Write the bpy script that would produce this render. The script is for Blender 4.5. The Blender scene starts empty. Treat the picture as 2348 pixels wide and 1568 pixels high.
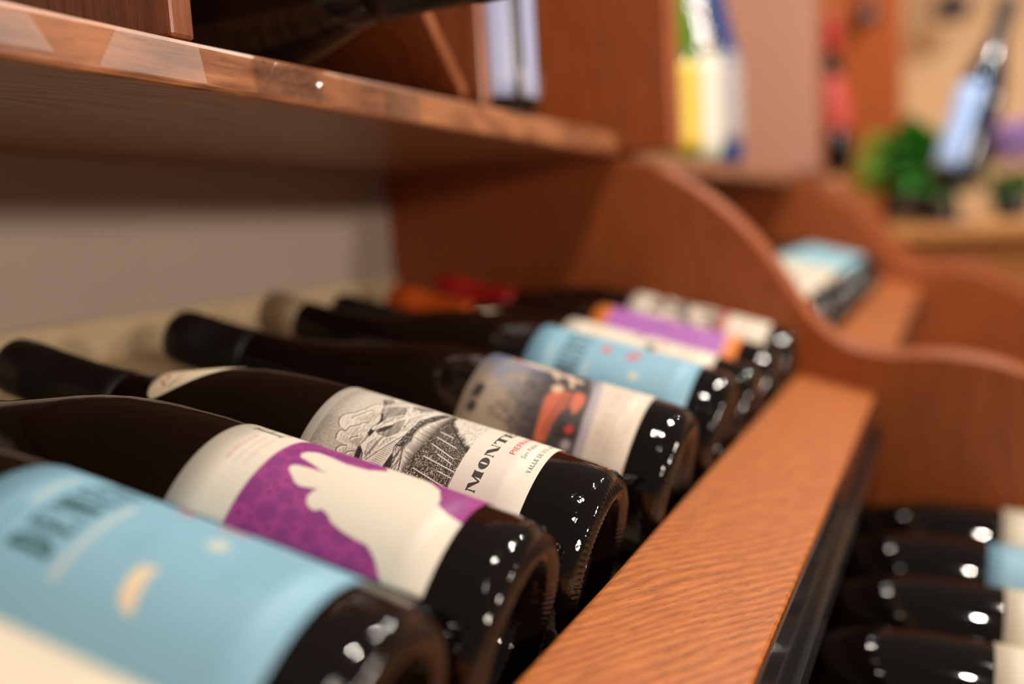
import bpy, math, random
import numpy as np
from mathutils import Matrix, Vector

# ------------------------------------------------------------------ camera, light, exposure
SC = bpy.context.scene
COL = SC.collection
FPX, CX, CY = 2200.0, 1174.0, 784.0          # focal length and centre in pixels of a 2348x1568 frame


def nrm(a):
    a = np.array(a, float)
    return a / np.linalg.norm(a)


Yc = nrm([2200 - CX, 450 - CY, FPX])          # world Y (along the rack) seen from the camera
Dc = nrm([2274 - CX, 30784 - CY, FPX])        # straight down
Dc = nrm(Dc - Yc * (Dc @ Yc))
CM = np.array([np.cross(Yc, -Dc), Yc, -Dc])   # rows: world axes in camera coords (x right, y down, z forward)

camd = bpy.data.cameras.new('camera')
camd.sensor_width = 36.0
camd.lens = FPX / 2348.0 * 36.0
camd.clip_start = 0.01
camd.clip_end = 50
camd.dof.use_dof = True
camd.dof.focus_distance = 0.386
camd.dof.aperture_fstop = camd.lens / 13.3
cam = bpy.data.objects.new('camera', camd)
COL.objects.link(cam)
rot = Matrix([[CM[i][0], -CM[i][1], -CM[i][2]] for i in range(3)])
cam.matrix_world = rot.to_4x4()
SC.camera = cam

SC.view_settings.view_transform = 'Standard'
SC.view_settings.look = 'None'
SC.view_settings.gamma = 1
SC.view_settings.use_curve_mapping = False
SC.view_settings.exposure = 0.12

world = bpy.data.worlds.new('room_light')
SC.world = world
world.use_nodes = True
bgn = world.node_tree.nodes['Background']
bgn.inputs[0].default_value = (1.0, 0.86, 0.74, 1)
bgn.inputs[1].default_value = 0.12


def lamp(name, loc, power, radius, colour=(1.0, 0.90, 0.79), target=None, angle=None):
    if target is None:
        d = bpy.data.lights.new(name, 'POINT')
    else:
        d = bpy.data.lights.new(name, 'SPOT')
        d.spot_size = math.radians(angle or 100)
        d.spot_blend = 0.6
    d.energy = power
    d.shadow_soft_size = radius
    d.color = colour
    o = bpy.data.objects.new(name, d)
    o.location = loc
    if target is not None:
        o.rotation_euler = (Vector(target) - Vector(loc)).to_track_quat('-Z', 'Y').to_euler()
    COL.objects.link(o)
    return o


lamp('ceiling_or_fill_spot', (0.14, 0.36, 0.95), 22.5, 0.016, target=(-0.12, 0.36, -0.15), angle=120)
lamp('ceiling_or_fill_spot', (0.34, 1.15, 1.25), 33, 0.03, target=(-0.05, 1.0, -0.15), angle=120)
lamp('ceiling_or_fill_spot', (0.42, -0.30, 1.25), 5, 0.03, target=(-0.12, 0.25, -0.15), angle=120)
lamp('ceiling_or_fill_spot', (0.50, 2.00, 1.35), 45, 0.02, target=(-0.1, 1.9, -0.1), angle=120)
lamp('ceiling_or_fill_spot', (0.12, 1.10, 0.85), 15, 0.02, target=(-0.36, 1.95, 0.15), angle=60)  # unseen fill spot added to brighten the second cabinet's end panel
lamp('ceiling_or_fill_spot', (0.75, 3.30, 1.40), 135, 0.03, target=(0.6, 3.9, 0.0), angle=140)
lamp('ceiling_or_fill_spot', (0.15, 1.60, 1.30), 60, 0.03, colour=(0.86, 0.93, 1.0), target=(0.03, 2.45, 0.12), angle=50)  # bluish fill added to make the leaning bottle's label brighter


# unseen fill lamps added across the aisle to reach in under the shelf
lamp('fill_lamp', (3.2, 0.3, 0.58), 110, 0.14, (1.0, 0.86, 0.74))
lamp('fill_lamp', (3.2, 1.7, 0.70), 130, 0.14, (1.0, 0.86, 0.74))
lamp('fill_lamp', (2.4, -0.9, 0.48), 60, 0.14, (1.0, 0.86, 0.74))

# ------------------------------------------------------------------ frames
TH = math.radians(15.0)                        # bottles and bin floor slope down to the front
PS = math.radians(3.4)                         # and lie slightly askew of the rail
U = np.array([math.cos(TH), 0, -math.sin(TH)])
V = np.array([0, 1.0, 0])
W = np.array([math.sin(TH), 0, math.cos(TH)])
UB = math.cos(PS) * U + math.sin(PS) * V
VB = -math.sin(PS) * U + math.cos(PS) * V


def tag(o, label=None, cat=None, group=None, kind=None):
    if label:
        o['label'] = label
    if cat:
        o['category'] = cat
    if group:
        o['group'] = group
    if kind:
        o['kind'] = kind
    return o


def link(name, me, mat=None, parent=None, smooth=False):
    o = bpy.data.objects.new(name, me)
    COL.objects.link(o)
    if mat is not None and not me.materials:
        me.materials.append(mat)
    if parent is not None:
        o.parent = parent
    if smooth:
        me.polygons.foreach_set('use_smooth', [True] * len(me.polygons))
    return o


def mesh(name, verts, faces):
    me = bpy.data.meshes.new(name)
    me.from_pydata([tuple(map(float, v)) for v in verts], [], faces)
    me.update()
    return me


def empty(name, loc=(0, 0, 0), mat=None):
    o = bpy.data.objects.new(name, None)
    o.empty_display_size = 0.02
    COL.objects.link(o)
    if mat is not None:
        o.matrix_world = mat
    else:
        o.location = loc
    return o


def bevel(o, w, seg=2):
    m = o.modifiers.new('bevel', 'BEVEL')
    m.width = w
    m.segments = seg
    m.limit_method = 'ANGLE'
    m.angle_limit = math.radians(35)
    return o


def hexa(name, pts8, mat, parent=None, bw=0.0):
    """box from eight corners: bottom ring 0-3, top ring 4-7"""
    f = [(3, 2, 1, 0), (4, 5, 6, 7), (0, 1, 5, 4), (1, 2, 6, 5), (2, 3, 7, 6), (3, 0, 4, 7)]
    o = link(name, mesh(name, pts8, f), mat, parent)
    if bw:
        bevel(o, bw)
    return o


def box(name, a, b, mat, parent=None, bw=0.0):
    (x0, y0, z0), (x1, y1, z1) = a, b
    return hexa(name, [(x0, y0, z0), (x1, y0, z0), (x1, y1, z0), (x0, y1, z0),
                       (x0, y0, z1), (x1, y0, z1), (x1, y1, z1), (x0, y1, z1)], mat, parent, bw)


def prism(name, poly, y0, y1, mat, parent=None, bw=0.0):
    """polygon in the x-z plane extruded along y"""
    n = len(poly)
    v = [(p[0], y0, p[1]) for p in poly] + [(p[0], y1, p[1]) for p in poly]
    f = [tuple(range(n)), tuple(range(2 * n - 1, n - 1, -1))]
    f += [(i, i + n, (i + 1) % n + n, (i + 1) % n) for i in range(n)]
    me = mesh(name, v, f)
    import bmesh
    bm = bmesh.new()
    bm.from_mesh(me)
    bmesh.ops.recalc_face_normals(bm, faces=bm.faces)
    bm.to_mesh(me)
    bm.free()
    o = link(name, me, mat, parent)
    if bw:
        bevel(o, bw, 3)
    return o


def spline(pts, n=8):
    """Catmull-Rom through 2-d points"""
    P = [np.array(p, float) for p in pts]
    P = [2 * P[0] - P[1]] + P + [2 * P[-1] - P[-2]]
    out = []
    for i in range(1, len(P) - 2):
        for k in range(n):
            t = k / n
            a, b, c, d = P[i - 1], P[i], P[i + 1], P[i + 2]
            out.append(0.5 * (2 * b + (c - a) * t + (2 * a - 5 * b + 4 * c - d) * t * t + (3 * b - a - 3 * c + d) * t ** 3))
    out.append(P[-2])
    return [tuple(p) for p in out]


# ------------------------------------------------------------------ materials
def newmat(name):
    m = bpy.data.materials.new(name)
    m.use_nodes = True
    nt = m.node_tree
    return m, nt, nt.nodes['Principled BSDF']


def plain(name, col, rough=0.5, metal=0.0, spec=0.5, noise=0.0, nscale=60.0, coat=0.0):
    m, nt, b = newmat(name)
    b.inputs['Base Color'].default_value = (*col, 1)
    b.inputs['Roughness'].default_value = rough
    b.inputs['Metallic'].default_value = metal
    b.inputs['Specular IOR Level'].default_value = spec
    b.inputs['Coat Weight'].default_value = coat
    if noise:
        tc = nt.nodes.new('ShaderNodeTexCoord')
        nz = nt.nodes.new('ShaderNodeTexNoise')
        nz.inputs['Scale'].default_value = nscale
        nz.inputs['Detail'].default_value = 5
        nt.links.new(tc.outputs['Object'], nz.inputs['Vector'])
        mx = nt.nodes.new('ShaderNodeMix')
        mx.data_type = 'RGBA'
        mx.inputs['A'].default_value = (*[c * (1 - noise) for c in col], 1)
        mx.inputs['B'].default_value = (*[min(1, c * (1 + noise)) for c in col], 1)
        nt.links.new(nz.outputs['Fac'], mx.inputs['Factor'])
        nt.links.new(mx.outputs['Result'], b.inputs['Base Color'])
    return m


def wood(name, light, dark, grain='Y', scale=1.0, rough=0.32, rings=0.5, bump=0.12, coat=0.25, rot=(0, 0, 0), seed=0.0, ring_freq=110.0, ring_wave=7.0):
    """varnished timber: long stretched fibres, wandering growth rings, dark pores"""
    m, nt, b = newmat(name)
    L = nt.links.new
    tc = nt.nodes.new('ShaderNodeTexCoord')
    mp = nt.nodes.new('ShaderNodeMapping')
    mp.inputs['Rotation'].default_value = rot
    mp.inputs['Location'].default_value = (seed, seed * 0.7, seed * 1.3)
    L(tc.outputs['Object'], mp.inputs['Vector'])
    st = {'X': (0.07, 1, 1), 'Y': (1, 0.07, 1), 'Z': (1, 1, 0.07)}[grain]

    def sc(k, s=st):
        q = nt.nodes.new('ShaderNodeVectorMath')
        q.operation = 'MULTIPLY'
        q.inputs[1].default_value = tuple(c * k * scale for c in s)
        L(mp.outputs['Vector'], q.inputs[0])
        return q.outputs['Vector']

    wv = nt.nodes.new('ShaderNodeTexNoise')            # growth rings: even lines that wander gently
    wv.inputs['Scale'].default_value = 1.0
    wv.inputs['Detail'].default_value = 2.0
    st2 = {'X': (0.30, 1, 1), 'Y': (1, 0.30, 1), 'Z': (1, 1, 0.30)}[grain]
    L(sc(22, st2), wv.inputs['Vector'])
    sep = nt.nodes.new('ShaderNodeSeparateXYZ')
    L(mp.outputs['Vector'], sep.inputs['Vector'])
    acr = nt.nodes.new('ShaderNodeMath')
    acr.operation = 'MULTIPLY'
    acr.inputs[1].default_value = ring_freq
    L(sep.outputs[{'X': 'Y', 'Y': 'X', 'Z': 'X'}[grain]], acr.inputs[0])
    mul = nt.nodes.new('ShaderNodeMath')
    mul.operation = 'MULTIPLY_ADD'
    mul.inputs[1].default_value = ring_wave
    L(wv.outputs['Fac'], mul.inputs[0])
    L(acr.outputs[0], mul.inputs[2])
    fr = nt.nodes.new('ShaderNodeMath')
    fr.operation = 'PINGPONG'
    fr.inputs[1].default_value = 0.5
    L(mul.outputs[0], fr.inputs[0])
    fine = nt.nodes.new('ShaderNodeTexNoise')
    fine.inputs['Scale'].default_value = 1.0
    fine.inputs['Detail'].default_value = 6.0
    fine.inputs['Roughness'].default_value = 0.65
    L(sc(420), fine.inputs['Vector'])
    pore = nt.nodes.new('ShaderNodeTexNoise')
    pore.inputs['Scale'].default_value = 1.0
    pore.inputs['Detail'].default_value = 2.0
    L(sc(1300), pore.inputs['Vector'])
    pr = nt.nodes.new('ShaderNodeValToRGB')
    pr.color_ramp.elements[0].position = 0.30
    pr.color_ramp.elements[1].position = 0.44
    L(pore.outputs['Fac'], pr.inputs['Fac'])
    add = nt.nodes.new('ShaderNodeMath')
    add.operation = 'MULTIPLY_ADD'
    add.inputs[1].default_value = rings * 1.2
    L(fr.outputs[0], add.inputs[0])
    sc2 = nt.nodes.new('ShaderNodeMath')
    sc2.operation = 'MULTIPLY'
    sc2.inputs[1].default_value = 0.9
    L(fine.outputs['Fac'], sc2.inputs[0])
    L(sc2.outputs[0], add.inputs[2])
    rp = nt.nodes.new('ShaderNodeValToRGB')
    rp.color_ramp.elements[0].position = 0.35
    rp.color_ramp.elements[0].color = (*dark, 1)
    rp.color_ramp.elements[1].position = 0.85
    rp.color_ramp.elements[1].color = (*light, 1)
    L(add.outputs[0], rp.inputs['Fac'])
    mx = nt.nodes.new('ShaderNodeMix')
    mx.data_type = 'RGBA'
    mx.blend_type = 'MULTIPLY'
    mx.inputs['Factor'].default_value = 0.35
    L(rp.outputs['Color'], mx.inputs['A'])
    L(pr.outputs['Color'], mx.inputs['B'])
    L(mx.outputs['Result'], b.inputs['Base Color'])
    b.inputs['Roughness'].default_value = rough
    b.inputs['Coat Weight'].default_value = coat
    b.inputs['Coat Roughness'].default_value = 0.25
    bp = nt.nodes.new('ShaderNodeBump')
    bp.inputs['Strength'].default_value = bump
    bp.inputs['Distance'].default_value = 0.0006
    L(add.outputs[0], bp.inputs['Height'])
    L(bp.outputs['Normal'], b.inputs['Normal'])
    return m


CH_L, CH_D = (0.47, 0.155, 0.040), (0.26, 0.070, 0.016)
M_RAIL = wood('cherry_rail_wood', (0.60, 0.185, 0.038), (0.33, 0.078, 0.012), 'Y', 1.0, 0.45, 0.50, 0.2, coat=0.12, rot=(0, 0, math.radians(27)), ring_freq=200, ring_wave=6)
M_WOODY = wood('cherry_wood_along', CH_L, CH_D, 'Y', 0.8, 0.38, 0.5, 0.15)
M_SHELF = wood('cherry_shelf_wood', (0.42, 0.165, 0.065), (0.15, 0.045, 0.016), 'Y', 0.8, 0.42, 0.6, 0.3, seed=3.0)
M_PANEL = wood('cherry_panel_wood', (0.46, 0.112, 0.018), (0.25, 0.050, 0.007), 'Z', 0.7, 0.5, 0.3, 0.1, coat=0.12)
M_PANEL2 = wood('cherry_upright_wood', (0.34, 0.10, 0.028), (0.15, 0.035, 0.008), 'Z', 1.0, 0.4, 0.45, 0.15, seed=1.7)
M_BACK = plain('grey_brown_laminate', (0.40, 0.31, 0.25), 0.55, noise=0.04, nscale=12)
M_CREAM = wood('pale_board', (0.62, 0.49, 0.30), (0.50, 0.37, 0.21), 'Y', 0.4, 0.6, 0.2, 0.05, coat=0)
M_DARKIN = plain('dark_stained_board', (0.05, 0.022, 0.010), 0.6, noise=0.2, nscale=30)

M_GLASS = None


def glass_mat(name, col, rough=0.03, trans=0.0, ior=1.5, spec=0.5):
    m, nt, b = newmat(name)
    b.inputs['Base Color'].default_value = (*col, 1)
    b.inputs['Roughness'].default_value = rough
    b.inputs['Transmission Weight'].default_value = trans
    b.inputs['IOR'].default_value = ior
    b.inputs['Specular IOR Level'].default_value = spec
    if trans < 0.1:      # faint mould ripple in the glass
        tc = nt.nodes.new('ShaderNodeTexCoord')
        nz = nt.nodes.new('ShaderNodeTexNoise')
        nz.inputs['Scale'].default_value = 55
        nz.inputs['Detail'].default_value = 1.5
        nt.links.new(tc.outputs['Object'], nz.inputs['Vector'])
        bp = nt.nodes.new('ShaderNodeBump')
        bp.inputs['Strength'].default_value = 0.25
        bp.inputs['Distance'].default_value = 0.0006
        nt.links.new(nz.outputs['Fac'], bp.inputs['Height'])
        # embossed grit and mould codes close to the base
        sp = nt.nodes.new('ShaderNodeSeparateXYZ')
        nt.links.new(tc.outputs['Object'], sp.inputs['Vector'])
        mr = nt.nodes.new('ShaderNodeMapRange')
        mr.inputs['From Min'].default_value = -0.022
        mr.inputs['From Max'].default_value = -0.008
        nt.links.new(sp.outputs['Z'], mr.inputs['Value'])
        n2 = nt.nodes.new('ShaderNodeTexNoise')
        n2.inputs['Scale'].default_value = 420
        n2.inputs['Detail'].default_value = 1.0
        nt.links.new(tc.outputs['Object'], n2.inputs['Vector'])
        b2 = nt.nodes.new('ShaderNodeBump')
        b2.inputs['Distance'].default_value = 0.0004
        mu = nt.nodes.new('ShaderNodeMath')
        mu.operation = 'MULTIPLY'
        mu.inputs[1].default_value = 0.55
        nt.links.new(mr.outputs['Result'], mu.inputs[0])
        nt.links.new(mu.outputs[0], b2.inputs['Strength'])
        nt.links.new(n2.outputs['Fac'], b2.inputs['Height'])
        nt.links.new(bp.outputs['Normal'], b2.inputs['Normal'])
        nt.links.new(b2.outputs['Normal'], b.inputs['Normal'])
    return m


M_GLASS = glass_mat('dark_bottle_glass', (0.006, 0.0035, 0.0025), 0.045, 0.0, 1.52)
M_GREEN = glass_mat('green_bottle_glass', (0.10, 0.22, 0.02), 0.03, 0.0, 1.5)
M_CLEAR = glass_mat('clear_plastic', (0.93, 0.95, 0.97), 0.02, 1.0, 1.45)
M_CAPB = plain('black_foil', (0.012, 0.010, 0.009), 0.38, noise=0.2, nscale=80)
M_CAPO = plain('orange_foil', (0.62, 0.10, 0.012), 0.35)
M_CAPR = plain('red_foil', (0.42, 0.015, 0.012), 0.35)
M_CAPT = plain('tan_foil', (0.36, 0.26, 0.15), 0.4)
M_CAPS = plain('silver_foil', (0.75, 0.72, 0.66), 0.25, metal=0.9)
M_CRINK = plain('crinkled_silver_foil', (0.80, 0.80, 0.80), 0.12, metal=1.0)
_nt = M_CRINK.node_tree
_nz = _nt.nodes.new('ShaderNodeTexNoise')
_nz.inputs['Scale'].default_value = 110
_tc = _nt.nodes.new('ShaderNodeTexCoord')
_nt.links.new(_tc.outputs['Object'], _nz.inputs['Vector'])
_bp = _nt.nodes.new('ShaderNodeBump')
_bp.inputs['Distance'].default_value = 0.004
_nt.links.new(_nz.outputs['Fac'], _bp.inputs['Height'])
_nt.links.new(_bp.outputs['Normal'], _nt.nodes['Principled BSDF'].inputs['Normal'])


# ------------------------------------------------------------------ printed label art, rasterised in numpy
class Art:
    """a label drawn in millimetres; s runs round the bottle in reading direction, t from neck to base"""

    def __init__(self, w, h, res, bg):
        self.w, self.h, self.res = w, h, res
        self.nx, self.ny = int(w * res), int(h * res)
        self.a = np.empty((self.ny, self.nx, 3), np.float32)
        self.a[:] = bg

    def cover(self, polys):
        """even-odd coverage of closed contours"""
        P = [np.array(p, float) * self.res for p in polys]
        ally = np.concatenate([p[:, 1] for p in P])
        allx = np.concatenate([p[:, 0] for p in P])
        y0, y1 = max(0, int(ally.min()) - 1), min(self.ny, int(ally.max()) + 2)
        x0, x1 = max(0, int(allx.min()) - 1), min(self.nx, int(allx.max()) + 2)
        if y1 <= y0 or x1 <= x0:
            return None
        cov = np.zeros((y1 - y0, x1 - x0 + 1), np.float32)
        SS = 3
        for iy in range(y0, y1):
            row = cov[iy - y0]
            for k in range(SS):
                y = iy + (k + 0.5) / SS
                xs = []
                for p in P:
                    q = np.roll(p, -1, 0)
                    m = (p[:, 1] <= y) != (q[:, 1] <= y)
                    if m.any():
                        a, b = p[m], q[m]
                        xs.extend((a[:, 0] + (y - a[:, 1]) / (b[:, 1] - a[:, 1]) * (b[:, 0] - a[:, 0])).tolist())
                xs.sort()
                for i in range(0, len(xs) - 1, 2):
                    a, b = max(xs[i], x0) - x0, min(xs[i + 1], x1) - x0
                    if b <= a:
                        continue
                    ia, ib = int(a), int(b)
                    if ia == ib:
                        row[ia] += (b - a) / SS
                    else:
                        row[ia] += (ia + 1 - a) / SS
                        row[ia + 1:ib] += 1.0 / SS
                        row[ib] += (b - ib) / SS
        return y0, y1, x0, x1, np.clip(cov[:, :x1 - x0], 0, 1)

    def fill(self, polys, col, alpha=1.0):
        r = self.cover(polys)
        if r is None:
            return
        y0, y1, x0, x1, c = r
        c = (c * alpha)[..., None]
        self.a[y0:y1, x0:x1] = self.a[y0:y1, x0:x1] * (1 - c) + np.array(col, np.float32) * c

    def seg(self, p, q, w, col, alpha=1.0, w2=None):
        """a tapering stroke"""
        R = self.res
        w2 = w if w2 is None else w2
        x0 = max(0, int((min(p[0], q[0]) - w) * R) - 1)
        x1 = min(self.nx, int((max(p[0], q[0]) + w) * R) + 2)
        y0 = max(0, int((min(p[1], q[1]) - w) * R) - 1)
        y1 = min(self.ny, int((max(p[1], q[1]) + w) * R) + 2)
        if x1 <= x0 or y1 <= y0:
            return
        X = (np.arange(x0, x1) + 0.5) / R
        Y = ((np.arange(y0, y1) + 0.5) / R)[:, None]
        dx, dy = q[0] - p[0], q[1] - p[1]
        l2 = dx * dx + dy * dy + 1e-9
        t = np.clip(((X - p[0]) * dx + (Y - p[1]) * dy) / l2, 0, 1)
        d = np.hypot(X - p[0] - t * dx, Y - p[1] - t * dy)
        hw = (w + (w2 - w) * t) / 2
        c = (np.clip((hw - d) * R + 0.5, 0, 1) * alpha)[..., None]
        self.a[y0:y1, x0:x1] = self.a[y0:y1, x0:x1] * (1 - c) + np.array(col, np.float32) * c

    def line(self, pts, w, col, alpha=1.0):
        for a, b in zip(pts[:-1], pts[1:]):
            self.seg(a, b, w, col, alpha)

    def disc(self, c, r, col, alpha=1.0, soft=0.0, ry=None):
        ry = ry or r
        R = self.res
        x0, x1 = max(0, int((c[0] - r - soft) * R) - 1), min(self.nx, int((c[0] + r + soft) * R) + 2)
        y0, y1 = max(0, int((c[1] - ry - soft) * R) - 1), min(self.ny, int((c[1] + ry + soft) * R) + 2)
        if x1 <= x0 or y1 <= y0:
            return
        X = (np.arange(x0, x1) + 0.5) / R - c[0]
        Y = ((np.arange(y0, y1) + 0.5) / R)[:, None] - c[1]
        d = np.hypot(X / r, Y / ry)
        s = max(soft / r, 1.0 / (R * r))
        k = (np.clip((1 - d) / s + 0.5, 0, 1) * alpha)[..., None]
        self.a[y0:y1, x0:x1] = self.a[y0:y1, x0:x1] * (1 - k) + np.array(col, np.float32) * k

    def glyphs(self, polys, pos, sx, sy, col, alpha=1.0, shear=0.0):
        """glyph contours, x right and y up, in units of cap height -> label, baseline at pos"""
        for g in polys:
            self.fill([[(pos[0] + (x + shear * y) * sx, pos[1] - y * sy) for x, y in c] for c in g], col, alpha)

    def image(self, name):
        img = bpy.data.images.new(name, self.nx, self.ny)
        px = np.ones((self.ny, self.nx, 4), np.float32)
        px[..., :3] = np.clip(self.a[::-1], 0, 1)
        img.pixels.foreach_set(px.ravel())
        img.update()
        img.pack()
        return img


def inside(poly, x, y):
    r = False
    n = len(poly)
    for i in range(n):
        x1, y1 = poly[i]
        x2, y2 = poly[(i + 1) % n]
        if (y1 > y) != (y2 > y) and x < (x2 - x1) * (y - y1) / (y2 - y1) + x1:
            r = not r
    return r


def ell(cx, cy, rx, ry, a0=0.0, a1=360.0, n=28):
    return [(cx + rx * math.cos(math.radians(a0 + (a1 - a0) * i / n)),
             cy + ry * math.sin(math.radians(a0 + (a1 - a0) * i / n))) for i in range(n + (0 if abs(a1 - a0) >= 359 else 1))]


def serif_glyph(ch, w, a, b, c, e):
    """modern-face roman capital: list of glyph shapes, each a list of even-odd contours"""
    def rect(x0, y0, x1, y1):
        return [[(x0, y0), (x1, y0), (x1, y1), (x0, y1)]]

    def stem(x, wd, lo=True, hi=True):
        o = [rect(x, 0, x + wd, 1)]
        if lo and c:
            o.append(rect(x - e, 0, x + wd + e, c))
        if hi and c:
            o.append(rect(x - e, 1 - c, x + wd + e, 1))
        return o
    if ch == 'I':
        return stem((w - a) / 2, a)
    if ch == 'M':
        return stem(e, b) + stem(w - a - e, a) + [[[(e, 1), (e + a, 1), (w * 0.52 + b, 0), (w * 0.52 - b * 0.5, 0)]],
                                                 [[(w * 0.5 - b * 0.3, 0), (w * 0.5 + b, 0), (w - a - e + b, 1), (w - a - e - b * 0.3, 1)]]]
    if ch == 'N':
        return stem(e, b) + stem(w - b - e, b) + [[[(e, 1), (e + a * 1.05, 1), (w - e, 0), (w - e - a * 1.05, 0)]]]
    if ch == 'T':
        return stem((w - a) / 2, a, True, False) + [rect(0, 1 - b, w, 1), [[(0, 1), (0, 1 - 0.34), (b, 1 - 0.34), (b * 2.2, 1 - b), (b * 2.2, 1)]],
                                                   [[(w, 1), (w, 0.66), (w - b, 0.66), (w - 2.2 * b, 1 - b), (w - 2.2 * b, 1)]]]
    if ch in 'EF':
        o = stem(e, a) + [rect(e, 1 - b, w, 1), rect(e, 0.5 - b / 2, w * 0.72, 0.5 + b / 2), rect(w * 0.68, 0.36, w * 0.68 + b, 0.64),
                          [[(w, 1), (w, 0.66), (w - b, 0.66), (w - 2 * b, 1)]]]
        if ch == 'E':
            o += [rect(e, 0, w, b), [[(w, 0), (w, 0.36), (w - b, 0.36), (w - 2 * b, 0)]]]
        return o
    if ch == 'L':
        return stem(e, a) + [rect(e, 0, w, b), [[(w, 0), (w, 0.36), (w - b, 0.36), (w - 2 * b, 0)]]]
    if ch == 'H':
        return stem(e, a) + stem(w - a - e, a) + [rect(e, 0.5 - b / 2, w - e, 0.5 + b / 2)]
    if ch == 'O':
        return [[ell(w / 2, 0.5, w / 2, 0.52), ell(w / 2, 0.5, w / 2 - a, 0.52 - b)]]
    if ch in 'CG':
        o = [[ell(w / 2, 0.5, w / 2, 0.52, 40, 320) + ell(w / 2 + a * 0.1, 0.5, w / 2 - a, 0.52 - b, 320, 40)],
             rect(w * 0.88, 0.62, w * 0.88 + b, 1)]
        o += stem(w - a, a * 0.9, False, False)[:0]
        if ch == 'G':
            o += [rect(w - a, 0.05, w, 0.42), rect(w - a - e, 0.42 - c, w + e, 0.42)]
        return o
    if ch == 'D':
        return stem(e, a) + [[ell(w * 0.45, 0.5, w * 0.55, 0.5, -90, 90) + ell(w * 0.45, 0.5, w * 0.55 - a, 0.5 - b, 90, -90)],
                             rect(e, 0, w * 0.46, b), rect(e, 1 - b, w * 0.46, 1)]
    if ch in 'RPB':
        o = stem(e, a) + [[ell(w * 0.5, 0.74, w * 0.42, 0.26, -90, 90) + ell(w * 0.5, 0.74, w * 0.42 - a, 0.26 - b, 90, -90)],
                          rect(e, 0.48, w * 0.52, 0.48 + b), rect(e, 1 - b, w * 0.52, 1)]
        if ch == 'R':
            o.append([[(w * 0.45, 0.5), (w * 0.45 + a, 0.5), (w, 0), (w - a, 0)]])
        return o
    if ch == 'A':
        return [[[(w * 0.5 - b, 1), (w * 0.5 + a * 0.3, 1), (w - e * 0.5, 0), (w - a - e * 0.5, 0)]],
                [[(w * 0.5 - b, 1), (w * 0.5, 1), (e + b, 0), (e, 0)]], rect(w * 0.25, 0.3, w * 0.75, 0.3 + b),
                rect(0, 0, 2 * e + b, c), rect(w - a - 1.5 * e, 0, w + e * 0.5, c)]
    if ch == 'V':
        return [[[(e * 0.5, 1), (e * 0.5 + a, 1), (w * 0.5 + b, 0), (w * 0.5 - b * 0.5, 0)]],
                [[(w - e - b, 1), (w - e, 1), (w * 0.5 + b, 0), (w * 0.5, 0)]],
                rect(-e * 0.5, 1 - c, a + 1.5 * e, 1), rect(w - 2 * e - b, 1 - c, w, 1)]
    if ch == 'U':
        return [rect(e, 0.3, e + a, 1), rect(w - e - b, 0.3, w - e, 1), rect(0, 1 - c, a + 2 * e, 1), rect(w - 2 * e - b, 1 - c, w, 1),
                [ell(w / 2, 0.32, w / 2 - e, 0.34, 180, 360) + ell(w / 2 + (a - b) / 2, 0.32, w / 2 - e - (a + b) / 2, 0.34 - b, 360, 180)]]
    if ch == 'S':
        return [[ell(w / 2, 0.74, w / 2, 0.27, 40, 250) + ell(w / 2, 0.74, w / 2 - a * .8, 0.27 - b, 250, 40)],
                [ell(w / 2, 0.26, w / 2, 0.27, -140, 70) + ell(w / 2, 0.26, w / 2 - a * .8, 0.27 - b, 70, -140)],
                [[(w * 0.06, 0.68), (w * 0.34, 0.50), (w * 0.94, 0.32), (w * 0.66, 0.50)]],
                [[(w * 0.1, 0.78), (w * 0.9, 0.42), (w * 0.9, 0.22), (w * 0.1, 0.58)]],
                rect(w * 0.86, 0.64, w * 0.86 + b, 1), rect(w * 0.08, 0, w * 0.08 + b, 0.36)]
    return []


def serif_text(art, txt, s0, t_base, cap, adv, gw, a, b, c, e, col, alpha=1.0):
    x = s0
    for ch in txt:
        if ch == ' ':
            x += adv * cap * 0.55
            continue
        k = {'I': 0.5, 'M': 1.12, 'O': 0.74 if a > 0.5 else 1.05, 'N': 0.93, 'T': 1.02}.get(ch, 1.0)
        for g in serif_glyph(ch, gw * k, a, b, c, e):
            art.fill([[(x + px * cap, t_base - py * cap) for px, py in cn] for cn in g], col, alpha)
        x += (adv + gw * (k - 1)) * cap


def font_tris(txt):
    cu = bpy.data.curves.new('type', 'FONT')
    cu.body = txt
    cu.size = 1.0
    ob = bpy.data.objects.new('type', cu)
    COL.objects.link(ob)
    me = bpy.data.meshes.new_from_object(ob)
    me.calc_loop_triangles()
    v = [(p.co.x, p.co.y) for p in me.vertices]
    tr = [[v[i] for i in t.vertices] for t in me.loop_triangles]
    w = max(p[0] for p in v)
    bpy.data.objects.remove(ob)
    bpy.data.curves.remove(cu)
    bpy.data.meshes.remove(me)
    return tr, w


def font_text(art, txt, s0, t_base, cap, width, col, alpha=1.0, shear=0.0):
    tr, w = font_tris(txt)
    k = cap / 0.69
    kx = width / w
    tot = None
    cov = np.zeros((art.ny, art.nx), np.float32)
    for t in tr:
        r = art.cover([[(s0 + x * kx + shear * y * k, t_base - y * k) for x, y in t]])
        if r is None:
            continue
        y0, y1, x0, x1, c = r
        cov[y0:y1, x0:x1] += c
    c = (np.clip(cov, 0, 1) * alpha)[..., None]
    art.a = art.a * (1 - c) + np.array(col, np.float32) * c


INK = (0.055, 0.040, 0.030)          # stored as linear-looking sRGB values below
rnd = random.Random(7)


def S(c):                            # sRGB 0-255 -> 0-1 image value
    return tuple(v / 255.0 for v in c)


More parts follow.
